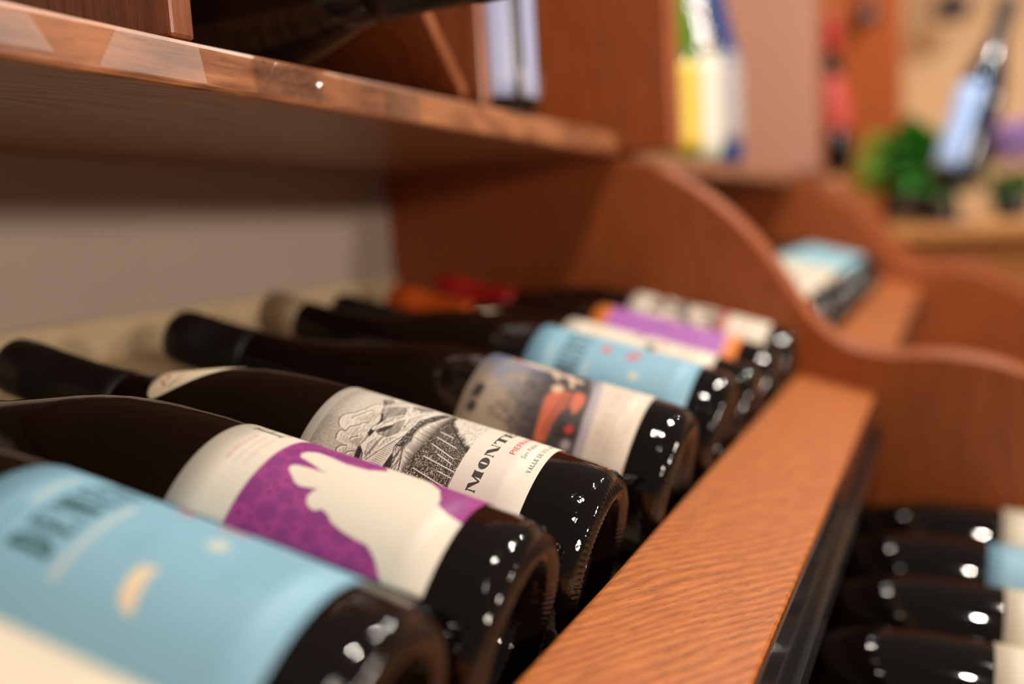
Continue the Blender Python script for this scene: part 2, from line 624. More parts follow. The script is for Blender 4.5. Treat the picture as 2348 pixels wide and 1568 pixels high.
def art_engraving():
    A = Art(111, 100, 10, S((228, 219, 205)))
    o = 30.0
    ink = S((36, 27, 21))

    def m(p):
        return [(x - o, y) for x, y in p]

    def hatch(poly, n, ln, wd, ang=0.0, alpha=0.9, jit=0.25, col=ink):
        poly = m(poly)
        xs = [p[0] for p in poly]
        ys = [p[1] for p in poly]
        k = 0
        tries = 0
        while k < n and tries < n * 8:
            tries += 1
            x, y = rnd.uniform(min(xs), max(xs)), rnd.uniform(min(ys), max(ys))
            y = round(y / 0.42) * 0.42 + rnd.uniform(-.05, .05) if ang == 0 else y
            if not inside(poly, x, y):
                continue
            k += 1
            l = ln * rnd.uniform(0.4, 1.2)
            an = ang + rnd.uniform(-jit, jit) * 0.3
            q = (x + l * math.cos(an), y + l * math.sin(an))
            if not inside(poly, q[0], q[1]):
                q = (x + 0.3 * l * math.cos(an), y + 0.3 * l * math.sin(an))
            A.seg((x, y), q, wd, col, alpha, wd * 0.4)

    def ruled(poly, step, wd, slope=-0.12, keep=0.92):
        """parallel engraver's strokes clipped to a shape, each with its own swell and breaks"""
        P = m(poly)
        xs = [p[0] for p in P]
        ys = [p[1] for p in P]
        y = min(ys) - 4
        while y < max(ys) + 4:
            x = min(xs)
            run = None
            while x <= max(xs) + 0.3:
                yy = y + slope * (x - min(xs))
                if inside(P, x, yy) and rnd.random() < keep + 0.05:
                    run = (x, yy) if run is None else run
                else:
                    if run is not None and x - run[0] > 0.35:
                        A.seg(run, (x - 0.25, yy), wd * rnd.uniform(0.5, 1.1), ink, 1.0, wd * rnd.uniform(0.3, 1.0))
                    run = None
                x += 0.25
            y += step

    right = 111
    # sky: ruled broken lines running along the text direction
    y = 4.6
    while y < 30:
        x = 0.0
        while x < right:
            l = rnd.uniform(0.4, 2.6) if x < 26 else rnd.uniform(0.15, 0.7)
            g = rnd.uniform(0.15, 0.6) if x < 26 else rnd.uniform(0.3, 0.9)
            A.seg((x, y), (x + l, y + rnd.uniform(-.05, .05)), 0.19, S((84, 70, 56)), 0.95)
            x += l + g
        y += 0.46
    ridge = [(79.4, 19.2), (76.4, 22.3), (71.8, 23.6), (67.8, 25.0), (64.6, 26.8), (61.3, 27.5), (59.1, 26.8), (56.2, 26.2), (53.2, 26.9), (50.6, 27.0), (48.5, 26.2), (46.9, 25.6), (43.9, 25.8), (40, 26.4), (30, 27)]
    ridge_r = [(141, 30), (132, 26), (124, 27.5), (115, 24), (106, 22), (98, 24), (90, 20), (84, 21)]
    cream = S((228, 219, 205))
    clouds = [
        [(76.0, 24), (74.5, 21), (72.9, 19.6), (71.4, 18.9), (68.8, 18.0), (66.8, 17.7), (65, 16.2), (62.8, 15.4), (60.5, 12.4), (58.4, 11.1), (56.6, 11.0), (54.4, 11.8), (52.9, 13.2), (52, 22), (60, 27)],
        [(69, 26), (67.5, 22), (67.0, 20.2), (65.4, 19.0), (63.8, 18.7), (62.6, 17.6), (61.7, 17.3), (60.2, 16.0), (58.8, 15.8), (58.2, 16.6), (58, 24)],
        [(60, 26), (58.9, 23.5), (58.7, 22.3), (57.8, 21.0), (56.6, 20.7), (56, 19.6), (55.4, 19.2), (54.2, 17.4), (51.6, 16.9), (51.6, 15.2), (51.0, 14.3), (48.7, 14.1), (46.9, 14.8), (46.0, 16.7), (45, 26)],
        [(51.5, 25), (50.9, 23.2), (50.2, 21.8), (49.5, 20.9), (48.4, 20.4), (46.7, 20.7), (46, 26)],
        [(46.2, 24), (45.4, 20.9), (44.9, 18.8), (43.8, 17.7), (42.6, 17.2), (41.2, 17.6), (36, 20), (36, 26)],
        [(44.2, 27), (44.0, 25.2), (43.6, 23.7), (42.8, 22.3), (41.5, 21.8), (34, 22), (34, 27)],
        [(100, 27), (99, 19), (96, 14), (91, 12), (88, 16), (88, 26)], [(120, 27), (119, 19), (114, 14), (108, 15), (103, 20), (103, 27)]]
    for c in clouds:
        cc = spline(c, 5)
        A.fill([m(cc)], cream)
        hatch([p for p in c], 240, 2.0, 0.13, 0.0, 0.8, col=S((112, 96, 78)))
        # keep a bright rim, then draw it
        rim = spline(c[1:-2], 5)
        inner = [(x, yy + 0.0) for x, yy in rim]
        A.line(m(inner), 0.22, ink)
        for k in range(1, 5):
            A.line(m([(x, yy + 0.35 * k) for x, yy in rim]), 0.36, cream, 0.85)
        A.line(m(inner), 0.34, ink)
    # mountain body
    body = ridge[::-1] + [(84, 21)] + ridge_r[::-1] + [(141, 69), (30, 69)]
    A.fill([m(body)], cream)
    A.line(m(spline(ridge, 4)), 0.28, ink)
    A.line(m(spline(ridge_r + [(79.4, 19.2)], 4)), 0.28, ink)
    darks = [[(74, 22.5), (79.4, 19.8), (84, 21.6), (82, 24.5), (77, 24.5)], 
        [(69.5, 24.5), (72.3, 25.3), (77.0, 28.0), (78.3, 30.9), (74.9, 33.1), (71.4, 34.1), (65.5, 29.2), (63.5, 29.1), (61.4, 27.8), (66.4, 25.8)],
        [(56.2, 28.3), (58.0, 29.5), (60.2, 31.4), (62.2, 33.8), (64.4, 34.1), (67.6, 36.6), (63.8, 38.1), (58.9, 38.1), (56.5, 36.5), (54.6, 34.7), (54.7, 30.7)],
        [(56.2, 26.2), (55.7, 28.0), (52.3, 27.5), (53.5, 26.4)],
        [(47.5, 26.4), (43.9, 29.0), (40, 30), (40, 26.4), (44.3, 25.8)],
        [(82, 32), (88, 37), (86, 42), (80, 38)], [(96, 28), (103, 32), (99, 38), (93, 34)], [(112, 30), (120, 34), (118, 40), (108, 37)]]
    for i, d in enumerate(darks):
        ruled(d, 0.50, 0.34, -0.14, 0.95)
        A.line([(p[0] - o + rnd.uniform(-.3, .3), p[1] + rnd.uniform(-.3, .3)) for p in d[:len(d) // 2 + 1]], 0.32, ink)
    for d in ([(60, 39), (70, 38), (78, 42), (70, 41.5), (62, 41.2)], [(70, 24), (78, 22), (86, 26), (84, 30), (79, 28), (72, 25.5)], [(88, 24), (95, 26), (92, 33), (86, 30)],
              [(76, 35), (84, 33), (88, 40), (82, 43), (77, 39)], [(44, 30), (49, 29), (53, 31), (50, 33.5), (45, 32)], [(49, 34), (54, 35), (56, 38), (52, 36.5)],
              [(90, 40), (100, 38), (110, 44), (98, 47)], [(104, 26), (112, 26), (116, 30), (108, 32)], [(61, 29.6), (66, 31.4), (70, 35), (66, 34.5)]):
        ruled(d, 0.75, 0.2, -0.3, 0.88)
        A.line([(p[0] - o, p[1]) for p in d[:3]], 0.2, ink)
    for k in range(170):                                  # scattered flecks over the snow
        x, yy = rnd.uniform(42, 110), rnd.uniform(28, 44)
        A.seg((x - o, yy), (x - o - rnd.uniform(.5, 1.6), yy + rnd.uniform(.1, .5)), 0.13, ink, 0.85, 0.05)
    A.fill([m([(66.4, 25.2), (67.5, 26), (62.5, 28.6), (58.2, 27.4), (61.3, 27.5), (64.6, 26.6)])], ink)
    A.fill([m([(56.2, 26.2), (55.7, 28.0), (52.6, 27.6), (53.5, 26.5)])], ink)
    A.fill([m([(46.9, 25.8), (45.5, 28.2), (41, 28.6), (38, 27), (44, 26)])], ink)
    A.fill([m([(55.5, 29), (58.2, 29.8), (61.4, 32.6), (62.4, 34.0), (60, 33.8), (57, 32)])], ink, 0.8)
    snow = [(70.3, 34.6), (68.4, 33.5), (67.2, 31.4), (64.4, 31.2), (62.5, 29.4), (59.9, 29.6), (57.2, 27.8), (55.6, 27.9)]
    A.line(m(snow), 0.2, ink)
    A.line(m([(73, 35.5), (70, 33), (67, 30.5), (62, 28.6)]), 0.14, ink)
    for k in range(26):                                   # loose slope strokes
        x, yy = rnd.uniform(42, 54), rnd.uniform(29, 38)
        A.seg((x, yy), (x - 2.6, yy + 0.9), 0.22, ink, 0.9, 0.06)
    for k in range(14):
        x = 42 + k * 0.9
        A.seg((x - o, 33.6 + 0.35 * k), (x - o - 0.4, 38.0 + .3 * k), 0.22, ink, 0.9, 0.08)
    for k in range(9):
        A.seg((42.5 - o + 1.3 * k, 30.3 + k * .25), (46 - o + 1.3 * k, 31.9 + k * .25), 0.26, ink, 0.9, 0.08)
    A.line(m([(58, 41), (55.1, 39.2), (51.7, 37.2), (47.7, 35.0), (46.0, 34.0), (42.1, 31.4)]), 0.3, ink)
    # rolling hills
    ho = [(92.7, 49.5), (87.3, 46.9), (81.1, 45.4), (73.6, 43.6), (70.9, 42.1), (66.4, 42.2), (61.9, 41.6), (56.2, 41.0), (51.6, 40.1), (48.3, 41.0), (42.6, 42.7), (30, 43)]
    h2 = [(88, 51.2), (84.9, 50.4), (78.7, 48.6), (74.2, 47.7), (69.9, 45.6), (65.2, 44.3), (60.5, 44.0), (56.5, 44.8), (53.3, 43.7), (50.1, 44.1), (42.5, 46.4), (30, 46.6)]
    vl = [(86.5, 51.2), (74.6, 51.5), (67.3, 51.4), (60.4, 50.9), (54.6, 50.2), (49.0, 49.2), (43.2, 48.7), (30, 47.8)]
    vr = [(86.5, 51.2), (75.4, 54.5), (68.7, 59.9), (61.7, 67.1), (60, 69)]
    A.fill([m([(48.5, 40.6), (42.6, 43.5), (30, 43.5), (30, 38), (42, 39.6)])], ink, 0.9)
    band = ho + h2[::-1]
    A.fill([m(band)], cream)
    hatch(ho[1:9] + h2[::-1][3:11], 520, 2.0, 0.27, 1.25, 1.0)
    hatch(band, 380, 2.4, 0.18, 0.05, 0.9)
    A.line(m(spline(ho, 4)), 0.32, ink)
    band2 = h2 + vl[::-1]
    A.fill([m(band2)], cream)
    hb = h2 + vl[::-1]
    for k in range(150):                                  # long contour strokes across the hill
        x = 30 + k * 0.38
        yt = float(np.interp(x, [p[0] for p in h2[::-1]], [p[1] for p in h2[::-1]]))
        yb = float(np.interp(x, [p[0] for p in vl[::-1]], [p[1] for p in vl[::-1]]))
        A.seg((x - o, yb), (x - o + 0.8, yb - (yb - yt) * rnd.uniform(0.45, 0.85)), 0.26, ink, 1.0, 0.05)
        A.seg((x - o, yt), (x - o - 0.3, yt + (yb - yt) * rnd.uniform(0.1, 0.25)), 0.22, ink, 1.0, 0.05)
    A.line(m(spline(h2, 4)), 0.3, ink)
    # vineyard
    vine = vl + [(30, 69)] + vr[::-1]
    vine_r = [(86.5, 51.2), (98, 51.5), (115, 51.4), (141, 49), (141, 69), (113, 69), (104, 60), (97, 54.5)]
    for reg, nn in ((vine, 2600), (vine_r, 1500)):
        A.fill([m(reg)], S((62, 48, 38)))
        rg = m(reg)
        xs = [p[0] for p in rg]
        ys = [p[1] for p in rg]
        for k in range(nn):
            x, yy = rnd.uniform(min(xs), max(xs)), rnd.uniform(min(ys), max(ys))
            if inside(rg, x, yy):
                a = rnd.uniform(0, math.pi)
                s = 0.22 + 0.5 * max(0, (30 - x) / 30)
                A.seg((x, yy), (x + s * math.cos(a), yy + s * math.sin(a)), 0.2 + 0.12 * max(0, (30 - x) / 30), cream, 0.9, 0.12)
    rows = [((58.5, 54), (54.5, 65.5)), ((51.5, 53.6), (48.8, 68.5)), ((63, 54), (60.2, 64.0)), ((47.0, 62), (45.9, 68.5)), ((54.4, 58.5), (52.0, 65.5)), ((67, 53.6), (65.6, 60)), ((45, 52), (41, 68.6))]
    for p, q in rows:
        A.seg((p[0] - o, p[1]), (q[0] - o, q[1]), 0.62, cream, 0.95)
        A.seg((p[0] - o - .45, p[1]), (q[0] - o - .45, q[1]), 0.3, ink)
        for k in range(12):
            f = rnd.random()
            x, yy = p[0] + (q[0] - p[0]) * f - o, p[1] + (q[1] - p[1]) * f
            A.seg((x - 0.4, yy), (x - 2.6, yy + .2), 0.22, ink, 1.0, 0.1)
            A.seg((x - 0.4, yy + .4), (x - 2.2, yy + .6), 0.16, cream, 0.8, 0.1)
    A.line(m(vl), 0.5, ink)
    A.line(m(vl), 0.14, cream)
    A.line(m(vr), 0.6, ink)
    for p, q in zip(vr[:-1], vr[1:]):
        for k in range(70):
            f = rnd.random()
            x, yy = p[0] + (q[0] - p[0]) * f - o, p[1] + (q[1] - p[1]) * f
            A.seg((x, yy), (x + rnd.uniform(1, 3.4), yy + rnd.uniform(-.1, .8)), 0.2, ink, 0.9, 0.05)
    field = vr + [(112, 69), (104, 60), (97, 54.5)]
    hatch(field, 700, 1.6, 0.11, 0.12, 0.7)
    # lower cream panel and the lettering
    A.fill([[(0, 69.1), (111, 69.1), (111, 100), (0, 100)]], cream)
    A.fill([[(0, 0), (111, 0), (111, 4.0), (0, 4.0)]], cream)
    serif_text(A, 'MONTESCO', 42.9 - o, 80.0, 4.0, 2.46, 2.22, 0.70, 0.13, 0.10, 0.10, S((52, 44, 38)))
    font_text(A, 'PIEFRANCO', 66.6 - o, 86.9, 2.4, 32, S((214, 52, 66)))
    font_text(A, 'PIEFRANCO', 66.75 - o, 86.95, 2.4, 32, S((214, 52, 66)))
    font_text(A, 'San Pablo - Tunuyan', 66.3 - o, 91.7, 2.0, 34, S((70, 60, 54)), 0.9, 0.25)
    serif_text(A, 'VALLE DE UCO ARGENTINA', 59.3 - o, 97.0, 1.9, 1.07, 0.84, 0.22, 0.11, 0.09, 0.06, S((64, 54, 48)))
    return A.image('engraved_label_print')


def art_hand():
    A = Art(100, 100, 7, S((228, 219, 202)))
    o = 38.0
    A.fill([[(0, 24.6), (100, 24.6), (100, 100), (0, 100)]], S((160, 62, 134)))
    r = random.Random(3)
    big = []
    for _ in range(2600):
        p = (r.uniform(-2, 102), r.uniform(26, 102))
        rad = r.choice([4.8, 4.0, 3.0, 5.6])
        if all(math.hypot(p[0] - q[0], p[1] - q[1]) > rad + q[2] + 0.7 for q in big):
            big.append((p[0], p[1], rad))
    for x, y, rd in big:
        A.disc((x, y), rd, S((134, 52, 124)), 0.9, 1.2)
    for _ in range(1800):
        p = (r.uniform(0, 100), r.uniform(26, 100))
        if all(math.hypot(p[0] - q[0], p[1] - q[1]) > q[2] + 1.0 for q in big):
            A.disc(p, 0.8, S((112, 36, 94)), 0.8, 0.6)
            big.append((p[0], p[1], 1.6))
    A.fill([[(0, 0), (100, 0), (100, 24.6), (0, 24.6)]], S((228, 219, 202)))
    hand = [(67.6, 101), (69.8, 93.7), (73.1, 88.5), (75.0, 87.9), (77.4, 87.4), (79.6, 85.8), (83.7, 84.2), (89.9, 78.2), (94.2, 72.4), (95.2, 67.3), (95.0, 59.7), (93.0, 57.6), (85.9, 62.0),
            (80.6, 57.0), (79.4, 48.5), (81.0, 41.0), (81.4, 36.0), (78.9, 32.6), (75.9, 31.9), (73.6, 33.4), (72.2, 38.5), (70.1, 44.0), (69.6, 46.9), (69.3, 41.5), (68.8, 35.4), (67.6, 33.6),
            (65.3, 34.0), (62.8, 37.2), (60.6, 39.7), (59.7, 42.4), (60.5, 46.6), (61.3, 48.8), (59.2, 47.7), (56.9, 47.4), (54.6, 48.5), (53.2, 50.6), (52.7, 52.9), (54.2, 54.8), (53.2, 57.5), (50.9, 60.5),
            (49.2, 65.5), (48.3, 70.7), (47.7, 75.6), (46.1, 78.2), (43.8, 80.9), (37.0, 86.3), (30, 90), (30, 102), (60, 102)]
    A.fill([[(x - o, y) for x, y in hand]], S((228, 219, 201)))
    for k, (t, a) in enumerate(((11.0, 0.75), (14.4, 0.35), (18.0, 0.4), (7.0, 0.25))):
        font_text(A, ['VINO TINTO DE ALTURA', 'elaborado y embotellado', 'en origen argentina', 'cosecha'][k], 60.5 - o + (14 if k == 3 else 0), t + 0.8, 1.7, 19 if k < 3 else 5, S((206, 84, 112)), a)
    serif_text(A, 'H', 83.4 - o, 17.5, 12, 1.0, 0.9, 0.16, 0.05, 0.06, 0.10, S((66, 60, 56)), 0.85)
    return A.image('purple_hand_label_print')


def art_blue():
    A = Art(125, 100, 6, S((136, 184, 208)))
    o = 20.0
    dk = S((48, 84, 88))
    serif_text(A, 'DEMENTE', 53.8 - o, 33.4, 13.4, 0.58, 0.47, 0.17, 0.05, 0.05, 0.04, dk, 1.0)
    font_text(A, 'vino tinto', 53.5 - o, 15.0, 2.2, 14, dk, 0.6)
    A.fill([[(69 - o, 14.0), (88 - o, 12.4), (88 - o, 14.4), (69 - o, 16.6)]], S((190, 205, 196)), 0.8)
    A.fill([[(50 - o, 37.0), (82 - o, 36.4), (82 - o, 38.8), (50 - o, 39.4)]], S((198, 206, 200)), 0.75)
    cres = [(62.5, 55.6), (58, 55.4), (53, 57), (50.2, 60), (50.0, 62.6), (54, 61.6), (60, 60.2), (64.2, 60.6)]
    A.fill([[(x - o, y) for x, y in spline(cres, 4)]], S((240, 214, 176)), 0.95)
    A.disc((79.8 - o, 66), 3.0, S((214, 214, 194)), 0.9, 1.2)
    A.disc((96 - o, 44.6), 2.9, S((226, 70, 46)), 1, 0.5)
    A.disc((97 - o, 62), 3.4, S((222, 90, 86)), 0.9, 0.8)
    A.disc((93 - o, 59), 2.0, S((222, 90, 86)), 0.9, 0.8)
    A.disc((120 - o, 56), 3.0, S((240, 214, 176)), 0.9, 0.8)
    A.disc((112 - o, 70), 2.6, S((222, 90, 86)), 0.9, 0.8)
    for t, s, w, tx in ((49, 64, 12, 'malbec'), (52.5, 64, 12, 'franc'), (77, 65, 24, 'valle de uco'), (80.5, 65, 24, 'argentina'), (88.2, 70, 26, 'cosecha 2019'), (84.6, 70, 22, 'gualtallary')):
        font_text(A, tx, s - o, t, 1.9, w, S((96, 140, 150)), 0.7)
    return A.image('blue_label_print')


def noise2(ny, nx, cell, r):
    g = np.array([[r.random() for _ in range(nx // cell + 3)] for _ in range(ny // cell + 3)], np.float32)
    yy, xx = np.arange(ny) / cell, np.arange(nx) / cell
    y0, x0 = yy.astype(int), xx.astype(int)
    fy, fx = (yy - y0)[:, None], (xx - x0)[None]
    fy, fx = fy * fy * (3 - 2 * fy), fx * fx * (3 - 2 * fx)
    a, b, c, d = g[y0][:, x0], g[y0][:, x0 + 1], g[y0 + 1][:, x0], g[y0 + 1][:, x0 + 1]
    return (a * (1 - fx) + b * fx) * (1 - fy) + (c * (1 - fx) + d * fx) * fy


def art_sunset():
    """painted evening scene: dusk sky, dark rigging, orange shapes, pale panel with pink print"""
    A = Art(125, 100, 5, S((150, 150, 165)))
    o = 20.0
    r = random.Random(11)
    T = (np.arange(A.ny) / A.res)[:, None]
    Sx = (np.arange(A.nx) / A.res)[None] + o
    n = noise2(A.ny, A.nx, 34, r)
    n2 = noise2(A.ny, A.nx, 12, r)
    tan, blue, dark = np.array(S((168, 148, 126))), np.array(S((122, 128, 152))), np.array(S((54, 47, 50)))
    f = np.clip((Sx - 46) / 34 + (n - .5) * 0.8, 0, 1)[..., None]
    col = tan * (1 - f) + blue * f
    g = np.clip((T - 23) / 18 + (n2 - .5) * 0.7 - np.abs(Sx - 50) / 80, 0, 0.92)[..., None]
    A.a = (col * (1 - g) + dark * g).astype(np.float32)
    for p in ((37.5, 7.5), (44, 7.2), (48, 7.6)):
        A.disc((p[0] - o, p[1]), 3.2, S((44, 40, 46)), 0.85, 1.0, 2.6)
    A.disc((42 - o, 7.4), 1.3, S((200, 150, 150)), 0.9, 0.6)
    for a, b in (((40, 16), (30, 40)), ((38, 18), (52, 34)), ((36, 18), (34, 46)), ((44, 20), (36, 34))):
        A.seg((a[0] - o, a[1]), (b[0] - o, b[1]), 0.9, S((58, 50, 56)), 0.5)
    pale = S((228, 198, 172))
    for a, b, w in (((83, 14), (82, 24), 5), ((80, 26), (79, 40), 5), ((78, 42), (74, 58), 5), ((78, 40), (70, 46), 3), ((84, 20), (86, 40), 4), ((80, 50), (66, 56), 3)):
        A.seg((a[0] - o, a[1]), (b[0] - o, b[1]), w, pale, 0.9)
    A.disc((84 - o, 15), 2.4, S((190, 60, 48)), 0.9, 0.6)
    orange = S((206, 100, 66))
    sail = [(60, 47), (62, 53), (60, 60), (55, 62), (50, 59), (44, 56), (38, 55), (30, 54), (30, 48), (38, 47), (46, 46), (53, 45)]
    A.fill([[(x - o, y) for x, y in spline(sail, 3)]], orange)
    sail2 = [(64, 60), (62, 66), (54, 67), (48, 64), (52, 61), (60, 59)]
    A.fill([[(x - o, y) for x, y in spline(sail2, 3)]], S((214, 110, 78)))
    A.disc((62 - o, 49), 3.6, S((226, 190, 160)), 0.95, 1.0)
    for a, b in (((60, 55), (34, 52)), ((58, 58), (40, 56)), ((62, 58.5), (46, 60))):
        A.seg((a[0] - o, a[1]), (b[0] - o, b[1]), 0.9, S((60, 42, 44)), 0.7)
    A.fill([[(44 - o, 60), (40 - o, 70), (34 - o, 69), (34 - o, 58)]], S((46, 34, 36)), 0.9)
    A.disc((40 - o, 65), 2.6, S((206, 52, 44)), 0.95, 0.8)
    A.disc((32 - o, 66), 3.0, S((190, 176, 180)), 0.8, 1.2)
    panel = [(20, 72), (40, 71), (60, 69), (80, 66), (110, 66), (145, 70), (145, 101), (20, 101)]
    A.fill([[(x - o, y) for x, y in panel]], S((222, 208, 190)))
    lil = [(20, 71), (46, 71), (64, 68), (84, 60), (90, 62), (80, 70), (60, 74), (40, 76), (20, 77)]
    A.fill([[(x - o, y) for x, y in lil]], S((160, 152, 168)), 0.75)
    serif_text(A, 'GRAN VINO', 36 - o, 84, 5, 1.0, 0.8, 0.16, 0.07, 0.06, 0.08, S((196, 140, 132)), 0.6)
    for k, t in enumerate((76.5, 88, 91.5, 95)):
        font_text(A, ['valle de altura', 'elaborado en mendoza', 'malbec', 'argentina'][k], 34 - o, t, 2.0, 48, S((206, 150, 142)), 0.55)
    for _ in range(3):                                   # soft painterly edges
        for ax_ in (0, 1):
            A.a = sum(np.roll(A.a, k, ax_) for k in (-3, -2, -1, 0, 1, 2, 3)) / 7.0
    return A.image('sunset_label_print')


def art_purple_orange():
    A = Art(111, 100, 4, S((168, 96, 178)))
    A.fill([[(0, 0), (111, 0), (111, 11), (0, 11)]], S((226, 128, 52)))
    A.fill([[(0, 90.5), (111, 90.5), (111, 100), (0, 100)]], S((226, 128, 52)))
    o = 30
    for p, rr in (((46.7, 39), 3.0), ((55, 60), 4.2), ((52, 34), 2), ((70, 48), 4)):
        A.disc((p[0] - o, p[1]), rr, S((110, 58, 140)), 0.9, 1.5)
    for k in range(5):
        A.disc((48 + 5 * k - o, 45 + k), 2.2, S((196, 142, 204)), 0.8, 1)
    font_text(A, 'bonarda', 46 - o, 80, 5, 40, S((190, 130, 196)), 0.8)
    return A.image('purple_orange_label_print')


def art_blotch():
    A = Art(111, 100, 4, S((228, 218, 198)))
    r = random.Random(5)
    for k in range(16):
        A.disc((r.uniform(10, 100), r.uniform(46, 60)), r.uniform(1.5, 4), S((50, 44, 44)), 0.9, 1)
    for k in range(6):
        A.disc((r.uniform(10, 100), r.uniform(62, 72)), 1.6, S((190, 70, 60)), 0.8, 1)
    for k, t in enumerate((20, 26, 80, 85, 90)):
        font_text(A, ['cabernet franc', 'san carlos', 'tierra alta', 'vino de autor', 'mendoza'][k], 28, t, 2.4, 50, S((150, 130, 116)), 0.7)
    return A.image('cream_label_print')


def art_photo():
    A = Art(111, 100, 4, S((222, 210, 190)))
    r = random.Random(9)
    n = noise2(A.ny, A.nx, 26, r)
    g = np.clip((n - 0.42) * 5, 0, 1)[..., None]
    c = np.array(S((98, 84, 80))) * (1 - g) + np.array(S((212, 196, 176))) * g
    i0, i1 = int(15 * A.res), int(66 * A.res)
    A.a[i0:i1] = c[i0:i1]
    A.fill([[(0, 65), (111, 65), (111, 71), (0, 71)]], S((170, 60, 62)), 0.85)
    for k, t in enumerate((80, 86, 91)):
        font_text(A, ['GRAN RESERVA', 'mendoza', 'argentina'][k], 18, t, 3, 70, S((130, 118, 106)), 0.7)
    return A.image('photo_label_print')


def print_mat(name, img, rough=0.5):
    m, nt, b = newmat(name)
    t = nt.nodes.new('ShaderNodeTexImage')
    t.image = img
    t.extension = 'EXTEND'
    nt.links.new(t.outputs['Color'], b.inputs['Base Color'])
    b.inputs['Roughness'].default_value = rough
    tc = nt.nodes.new('ShaderNodeTexCoord')
    nz = nt.nodes.new('ShaderNodeTexNoise')          # paper tooth
    nz.inputs['Scale'].default_value = 1800
    nt.links.new(tc.outputs['Object'], nz.inputs['Vector'])
    bp = nt.nodes.new('ShaderNodeBump')
    bp.inputs['Strength'].default_value = 0.08
    bp.inputs['Distance'].default_value = 0.0001
    nt.links.new(nz.outputs['Fac'], bp.inputs['Height'])
    nt.links.new(bp.outputs['Normal'], b.inputs['Normal'])
    return m


P_ENG = print_mat('engraved_label', art_engraving())
P_HAND = print_mat('purple_hand_label', art_hand())
P_BLUE = print_mat('blue_label', art_blue())
P_SUN = print_mat('sunset_label', art_sunset())
P_PUR = print_mat('purple_orange_label', art_purple_orange())
P_BLO = print_mat('cream_label', art_blotch())
P_PHO = print_mat('photo_label', art_photo())
M_PAPER = plain('cream_paper', (0.72, 0.64, 0.50), 0.55, noise=0.03, nscale=40)
M_PAPERW = plain('white_paper', (0.85, 0.82, 0.74), 0.5, noise=0.03, nscale=40)
M_PAPERB2 = plain('sky_blue_paper', (0.27, 0.52, 0.62), 0.5, noise=0.04, nscale=40)
M_PAPERB = plain('pale_blue_paper', (0.22, 0.42, 0.56), 0.5, noise=0.04, nscale=40)

# ------------------------------------------------------------------ bottles
BURG = [(0.0, 0.0325), (0.0005, 0.0340), (0.0016, 0.0358), (0.0034, 0.0377), (0.0058, 0.0391), (0.0090, 0.0399), (0.016, 0.0404), (0.034, 0.0407), (0.05, 0.0410),
        (0.135, 0.0410), (0.145, 0.0406), (0.159, 0.0397), (0.170, 0.0385), (0.180, 0.0372), (0.192, 0.0346), (0.202, 0.0318), (0.211, 0.0288), (0.2275, 0.0232), (0.240, 0.0188),
        (0.250, 0.0168), (0.262, 0.0155), (0.28, 0.0148), (0.307, 0.0146), (0.3075, 0.0150), (0.312, 0.0152), (0.326, 0.0150), (0.3285, 0.0144), (0.330, 0.0125), (0.330, 0.0)]
LONG = [(0.0, 0.0325), (0.0005, 0.0340), (0.0016, 0.0358), (0.0034, 0.0378), (0.0058, 0.0393), (0.0090, 0.0403), (0.016, 0.0408), (0.022, 0.0410), (0.12, 0.0410), (0.13, 0.0406), (0.141, 0.0396),
        (0.151, 0.0378), (0.165, 0.0344), (0.177, 0.0314), (0.190, 0.0280), (0.204, 0.0246), (0.218, 0.0216), (0.233, 0.0193), (0.25, 0.0178), (0.27, 0.0166), (0.295, 0.0160),
        (0.2955, 0.0166), (0.312, 0.0168), (0.3170, 0.0160), (0.3195, 0.0138), (0.3195, 0.0)]
PUNT = [(0.0, 0.0325), (0.0003, 0.0305), (0.0020, 0.0280), (0.0050, 0.0262), (0.0080, 0.0232), (0.0095, 0.0222), (0.0110, 0.0216), (0.0170, 0.0180), (0.0240, 0.0120), (0.0285, 0.0060), (0.030, 0.0)]


def lathe_mesh(name, prof, nseg=96, knurl=0, refine=1):
    """profile of (h, r); local z = -h (base at z 0, mouth towards -z)"""
    if refine > 1:
        q = []
        for (a, b), (c, d) in zip(prof[:-1], prof[1:]):
            for k in range(refine):
                q.append((a + (c - a) * k / refine, b + (d - b) * k / refine))
        q.append(prof[-1])
        prof = q
    v, f = [], []
    ang = [2 * math.pi * i / nseg for i in range(nseg)]
    for h, r in prof:
        for i, a in enumerate(ang):
            rr, hh = r, h
            if knurl and 0.0265 < r < 0.0366 and h < 0.006:
                k = 0.5 + 0.5 * math.cos(knurl * a + 200 * r)
                m = min(1, (0.0366 - r) / 0.001) * min(1, (r - 0.0265) / 0.002)
                hh = h + 0.0006 * k * m
                rr = r - 0.0003 * k * m
            v.append((rr * math.cos(a), rr * math.sin(a), -hh))
    n = len(prof)
    for j in range(n - 1):
        for i in range(nseg):
            a, b = j * nseg + i, j * nseg + (i + 1) % nseg
            f.append((a, b, b + nseg, a + nseg))
    return mesh(name, v, f)


def full_profile(p):
    return PUNT[::-1] + p[1:]


MESHES = {}


def cached(key, fn):
    if key not in MESHES:
        MESHES[key] = fn()
    return MESHES[key]


def r_at(prof, h):
    return float(np.interp(h, [p[0] for p in prof], [p[1] for p in prof]))


